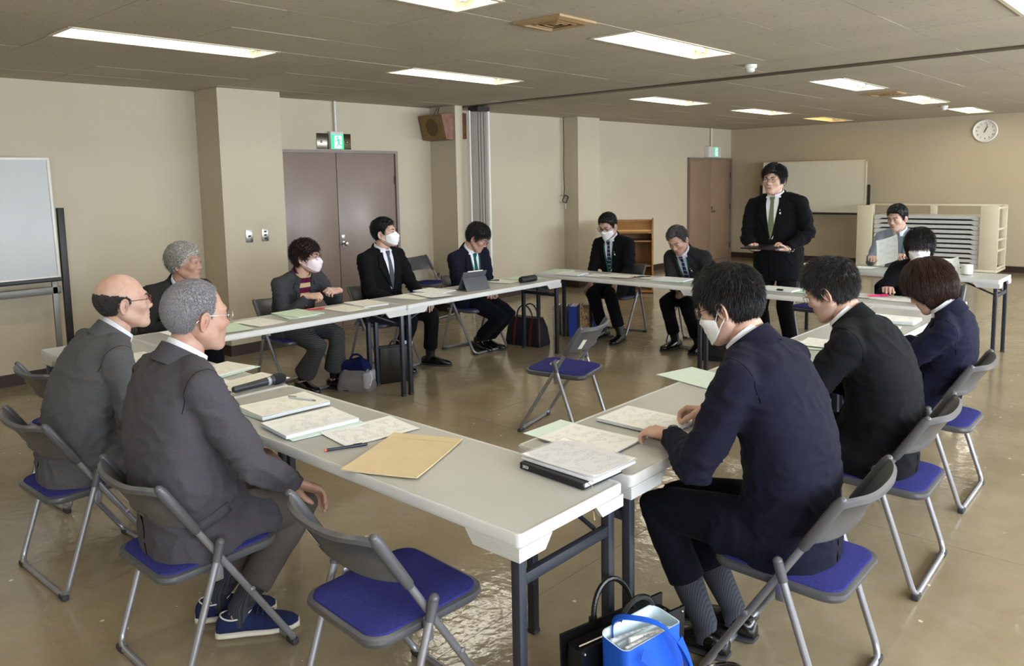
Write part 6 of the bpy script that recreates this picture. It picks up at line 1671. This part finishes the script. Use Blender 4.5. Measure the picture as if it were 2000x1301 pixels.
def smooth_path(P_, n=6):
    P_ = [Vector(p) for p in P_]; Q = [P_[0]*2-P_[1]]+P_+[P_[-1]*2-P_[-2]]; out = []
    for i in range(1, len(Q)-2):
        for j in range(n):
            t = j/n; out.append(0.5*((2*Q[i])+(Q[i+1]-Q[i-1])*t+(2*Q[i-1]-5*Q[i]+4*Q[i+1]-Q[i+2])*t*t+(3*Q[i]-Q[i-1]-3*Q[i+1]+Q[i+2])*t**3))
    return out+[P_[-1]]
strap(smooth_path([(-0.085, 0.080, 0.27), (-0.085, 0.072, 0.325), (-0.05, 0.02, 0.345), (0.03, -0.05, 0.335), (0.10, -0.092, 0.27), (0.15, -0.105, 0.17), (0.16, -0.10, 0.08), (0.155, -0.095, 0.03)]), (0.6, 0.75, 0), 0.003, BLU)
strap(smooth_path([(-0.10, -0.070, 0.30), (-0.06, -0.090, 0.275), (0.0, -0.098, 0.215), (0.06, -0.102, 0.15), (0.115, -0.10, 0.135), (0.145, -0.095, 0.18), (0.12, -0.085, 0.25), (0.09, -0.075, 0.30)]), (0.5, 0.0, 0.85), 0.003, BLU)
# small glossy black bag at the bottom edge
r = empty('handbag', (-0.985, 1.925, 0), math.radians(60)); tag(r, 'small glossy black handbag beside the blue tote on the floor', 'handbag')
GB = mat('patent_black', (0.03, 0.03, 0.033), 0.12, var=0.15, vscale=20, coat=0.5)
MB().loft([rrect(0.22, 0.10, 0.0, 0.03), rrect(0.25, 0.12, 0.03, 0.04), rrect(0.25, 0.11, 0.11, 0.04), rrect(0.22, 0.06, 0.165, 0.028), rrect(0.18, 0.03, 0.185, 0.013)], True, True).build('body', GB, r)
b = MB(); handle(b, -0.09, 0.09, 0.02, 0.16, 0.05, 0.006); b.build('handle', GB, r)
MB().tube([(-0.085, 0, 0.187), (0.085, 0, 0.187)], 0.0035, 6).build('zip', M['steel'], r)
# bags of the wall-side row
r = empty('drawstring_bag', (-4.93, 3.585, 0), math.radians(30)); tag(r, 'grey and clear bag with a dark blue cloth top beside the woman', 'bag')
CG = mat('bag_grey_vinyl', (0.47, 0.46, 0.47), 0.3, var=0.12, vscale=14)
MB().loft([rrect(0.27, 0.15, 0.0, 0.03), rrect(0.285, 0.165, 0.03, 0.035), rrect(0.26, 0.14, 0.11, 0.04), rrect(0.20, 0.10, 0.175, 0.04)], True, True).build('body', CG, r)
MB().box((0.11, -0.01, 0.09), (0.05, 0.155, 0.13), 0.015).build('clear_side', mat('bag_pale_side', (0.66, 0.66, 0.69), 0.3, var=0.08, vscale=14), r)
NV = cloth('cloth_navy_blue', (0.08, 0.12, 0.30))
rr_ = [[p+Vector((0.012*math.sin(p.y*60+z*40), 0.012*math.sin(p.x*50+z*33), 0.012*math.sin(p.x*30))) for p in rrect(w_, d_, z, 0.03)] for z, w_, d_ in ((0.155, 0.215, 0.115), (0.19, 0.23, 0.13), (0.225, 0.20, 0.10), (0.245, 0.12, 0.05))]
MB().loft(rr_, True, True).build('cloth_top', NV, r)
b = MB(); handle(b, -0.05, 0.05, 0.01, 0.235, 0.04, 0.008); b.build('handle', NV, r)
MB().tube([(0.13, -0.03, 0.16), (0.15, -0.05, 0.10), (0.14, -0.075, 0.05)], 0.003, 6).build('cord', M['white'], r)
BR = mat('briefcase_dark_brown', (0.11, 0.085, 0.07), 0.4, var=0.2, vscale=20)
r = empty('briefcase', (-4.90, 3.93, 0), math.radians(68)); r.scale = (0.74, 1.0, 1.12); tag(r, 'dark brown briefcase leaning under the wall-side tables', 'briefcase')
ln = Matrix.Rotation(math.radians(10), 4, 'X')
MB().loft([[ln @ p for p in rrect(w_, d_, z, 0.02)] for z, w_, d_ in ((0.012, 0.38, 0.12), (0.03, 0.39, 0.13), (0.20, 0.38, 0.10), (0.27, 0.37, 0.06))], True, True).build('body', BR, r)
b = MB(); handle(b, -0.06, 0.06, 0.0, 0.26, 0.055, 0.008); b.v = [tuple(ln @ Vector(p)) for p in b.v]; b.build('handle', BR, r)
MB().box((0.09, 0.0, 0.255), (0.13, 0.004, 0.12), mtx=ln @ Matrix.Rotation(0.15, 4, 'Y')).build('papers', EDGE, r)
MB().prism([(-0.185, 0.10), (0.185, 0.10), (0.18, 0.275), (-0.18, 0.275)], 0.004, 'y', (0, -0.066, 0)).build('flap', BR, r)
NVB = mat('bag_navy_nylon', (0.065, 0.07, 0.115), 0.6, var=0.15, vscale=30, bump=0.1, bscale=300); RDT = mat('trim_red_brown', (0.36, 0.12, 0.10), 0.5, var=0.1)
r = empty('boston_bag', (-4.985, 5.665, 0), math.radians(8)); tag(r, 'navy handbag with red-brown straps under the end of the wall-side table', 'bag')
MB().loft([rrect(0.40, 0.20, 0.0, 0.02), rrect(0.41, 0.21, 0.02, 0.025), rrect(0.38, 0.17, 0.17, 0.03), rrect(0.33, 0.10, 0.27, 0.03)], True, True).build('body', NVB, r)
for sx in (-0.09, 0.09):
    rows = [Vector((sx, -0.1065, 0.01)), Vector((sx, -0.101, 0.08)), Vector((sx, -0.089, 0.17)), Vector((sx, -0.055, 0.27))]
    MB().loft([[p+Vector((-0.012, 0.004, 0)), p+Vector((0.012, 0.004, 0)), p+Vector((0.012, -0.003, 0)), p+Vector((-0.012, -0.003, 0))] for p in rows], True, False).build('strap_band', RDT, r)
for sy in (-1, 1):
    b = MB(); handle(b, -0.09, 0.09, sy*0.045, 0.26, 0.13, 0.007, sy*0.01); b.build('handle', M['black'], r)
MB().tube([(0.197, -0.1, 0.01), (0.185, -0.085, 0.17), (0.16, -0.05, 0.27)], 0.004, 6).build('piping', RDT, r)
# black bag by the bowing man
r = empty('rucksack', (-3.22, 6.19, 0), math.radians(20)); tag(r, 'black soft bag on the floor beside the bowing man', 'bag')
MB().loft([rrect(0.30, 0.16, 0.0, 0.03), rrect(0.32, 0.18, 0.03, 0.04), rrect(0.31, 0.16, 0.22, 0.05), rrect(0.25, 0.10, 0.33, 0.045), rrect(0.15, 0.05, 0.36, 0.02)], True, True).build('body', mat('bag_black_nylon', (0.05, 0.05, 0.055), 0.6, var=0.15, vscale=30), r)
b = MB(); handle(b, -0.04, 0.04, 0, 0.35, 0.04, 0.007); b.build('handle', M['black'], r)
MB().loft([rrect(0.24, 0.03, 0.05, 0.012, 4, 0, -0.095), rrect(0.24, 0.03, 0.17, 0.012, 4, 0, -0.09)], True, True).build('front_pocket', M['black'], r)
# binders and a box standing on the floor at the end of the far table
def binder(x, y, ang, w_, h_, d_, m, lab, name='ring_binder', cat='binder'):
    r = empty(name, (x, y, 0), math.radians(ang)); tag(r, lab, cat)
    for sx in (-1, 1): MB().box((sx*(w_/2-0.002), 0, h_/2), (0.004, d_, h_), 0.001, 1).build('cover', m, r)
    MB().box((0, -d_/2+0.002, h_/2), (w_, 0.004, h_), 0.001, 1).build('spine', m, r)
    MB().box((0, 0.006, h_/2), (w_-0.009, d_-0.02, h_-0.02)).build('pages', EDGE, r)
    return r
GYB = mat('binder_grey', (0.60, 0.59, 0.57), 0.5, var=0.2, vscale=25); BLB = mat('binder_blue', (0.10, 0.24, 0.62), 0.4, var=0.06); WVB = mat('bark_pattern_board', (0.72, 0.60, 0.43), 0.7, col2=(0.34, 0.24, 0.16), vscale=55)
binder(-5.06, 6.22, 30, 0.055, 0.31, 0.26, GYB, 'grey patterned binder, leftmost of those on the floor')
binder(-4.99, 6.27, 30, 0.04, 0.30, 0.25, mat('binder_cream', (0.74, 0.72, 0.66), 0.5, var=0.08), 'cream binder between the grey and blue binders on the floor')
binder(-4.915, 6.32, 30, 0.085, 0.31, 0.26, BLB, 'wide blue binder in the middle of the row on the floor')
binder(-4.81, 6.39, 30, 0.085, 0.33, 0.27, WVB, 'file box with brown bark pattern on the floor', 'file_box', 'file box')
binder(-4.725, 6.45, 30, 0.06, 0.30, 0.26, BLB, 'blue binder right of the bark-patterned file box')
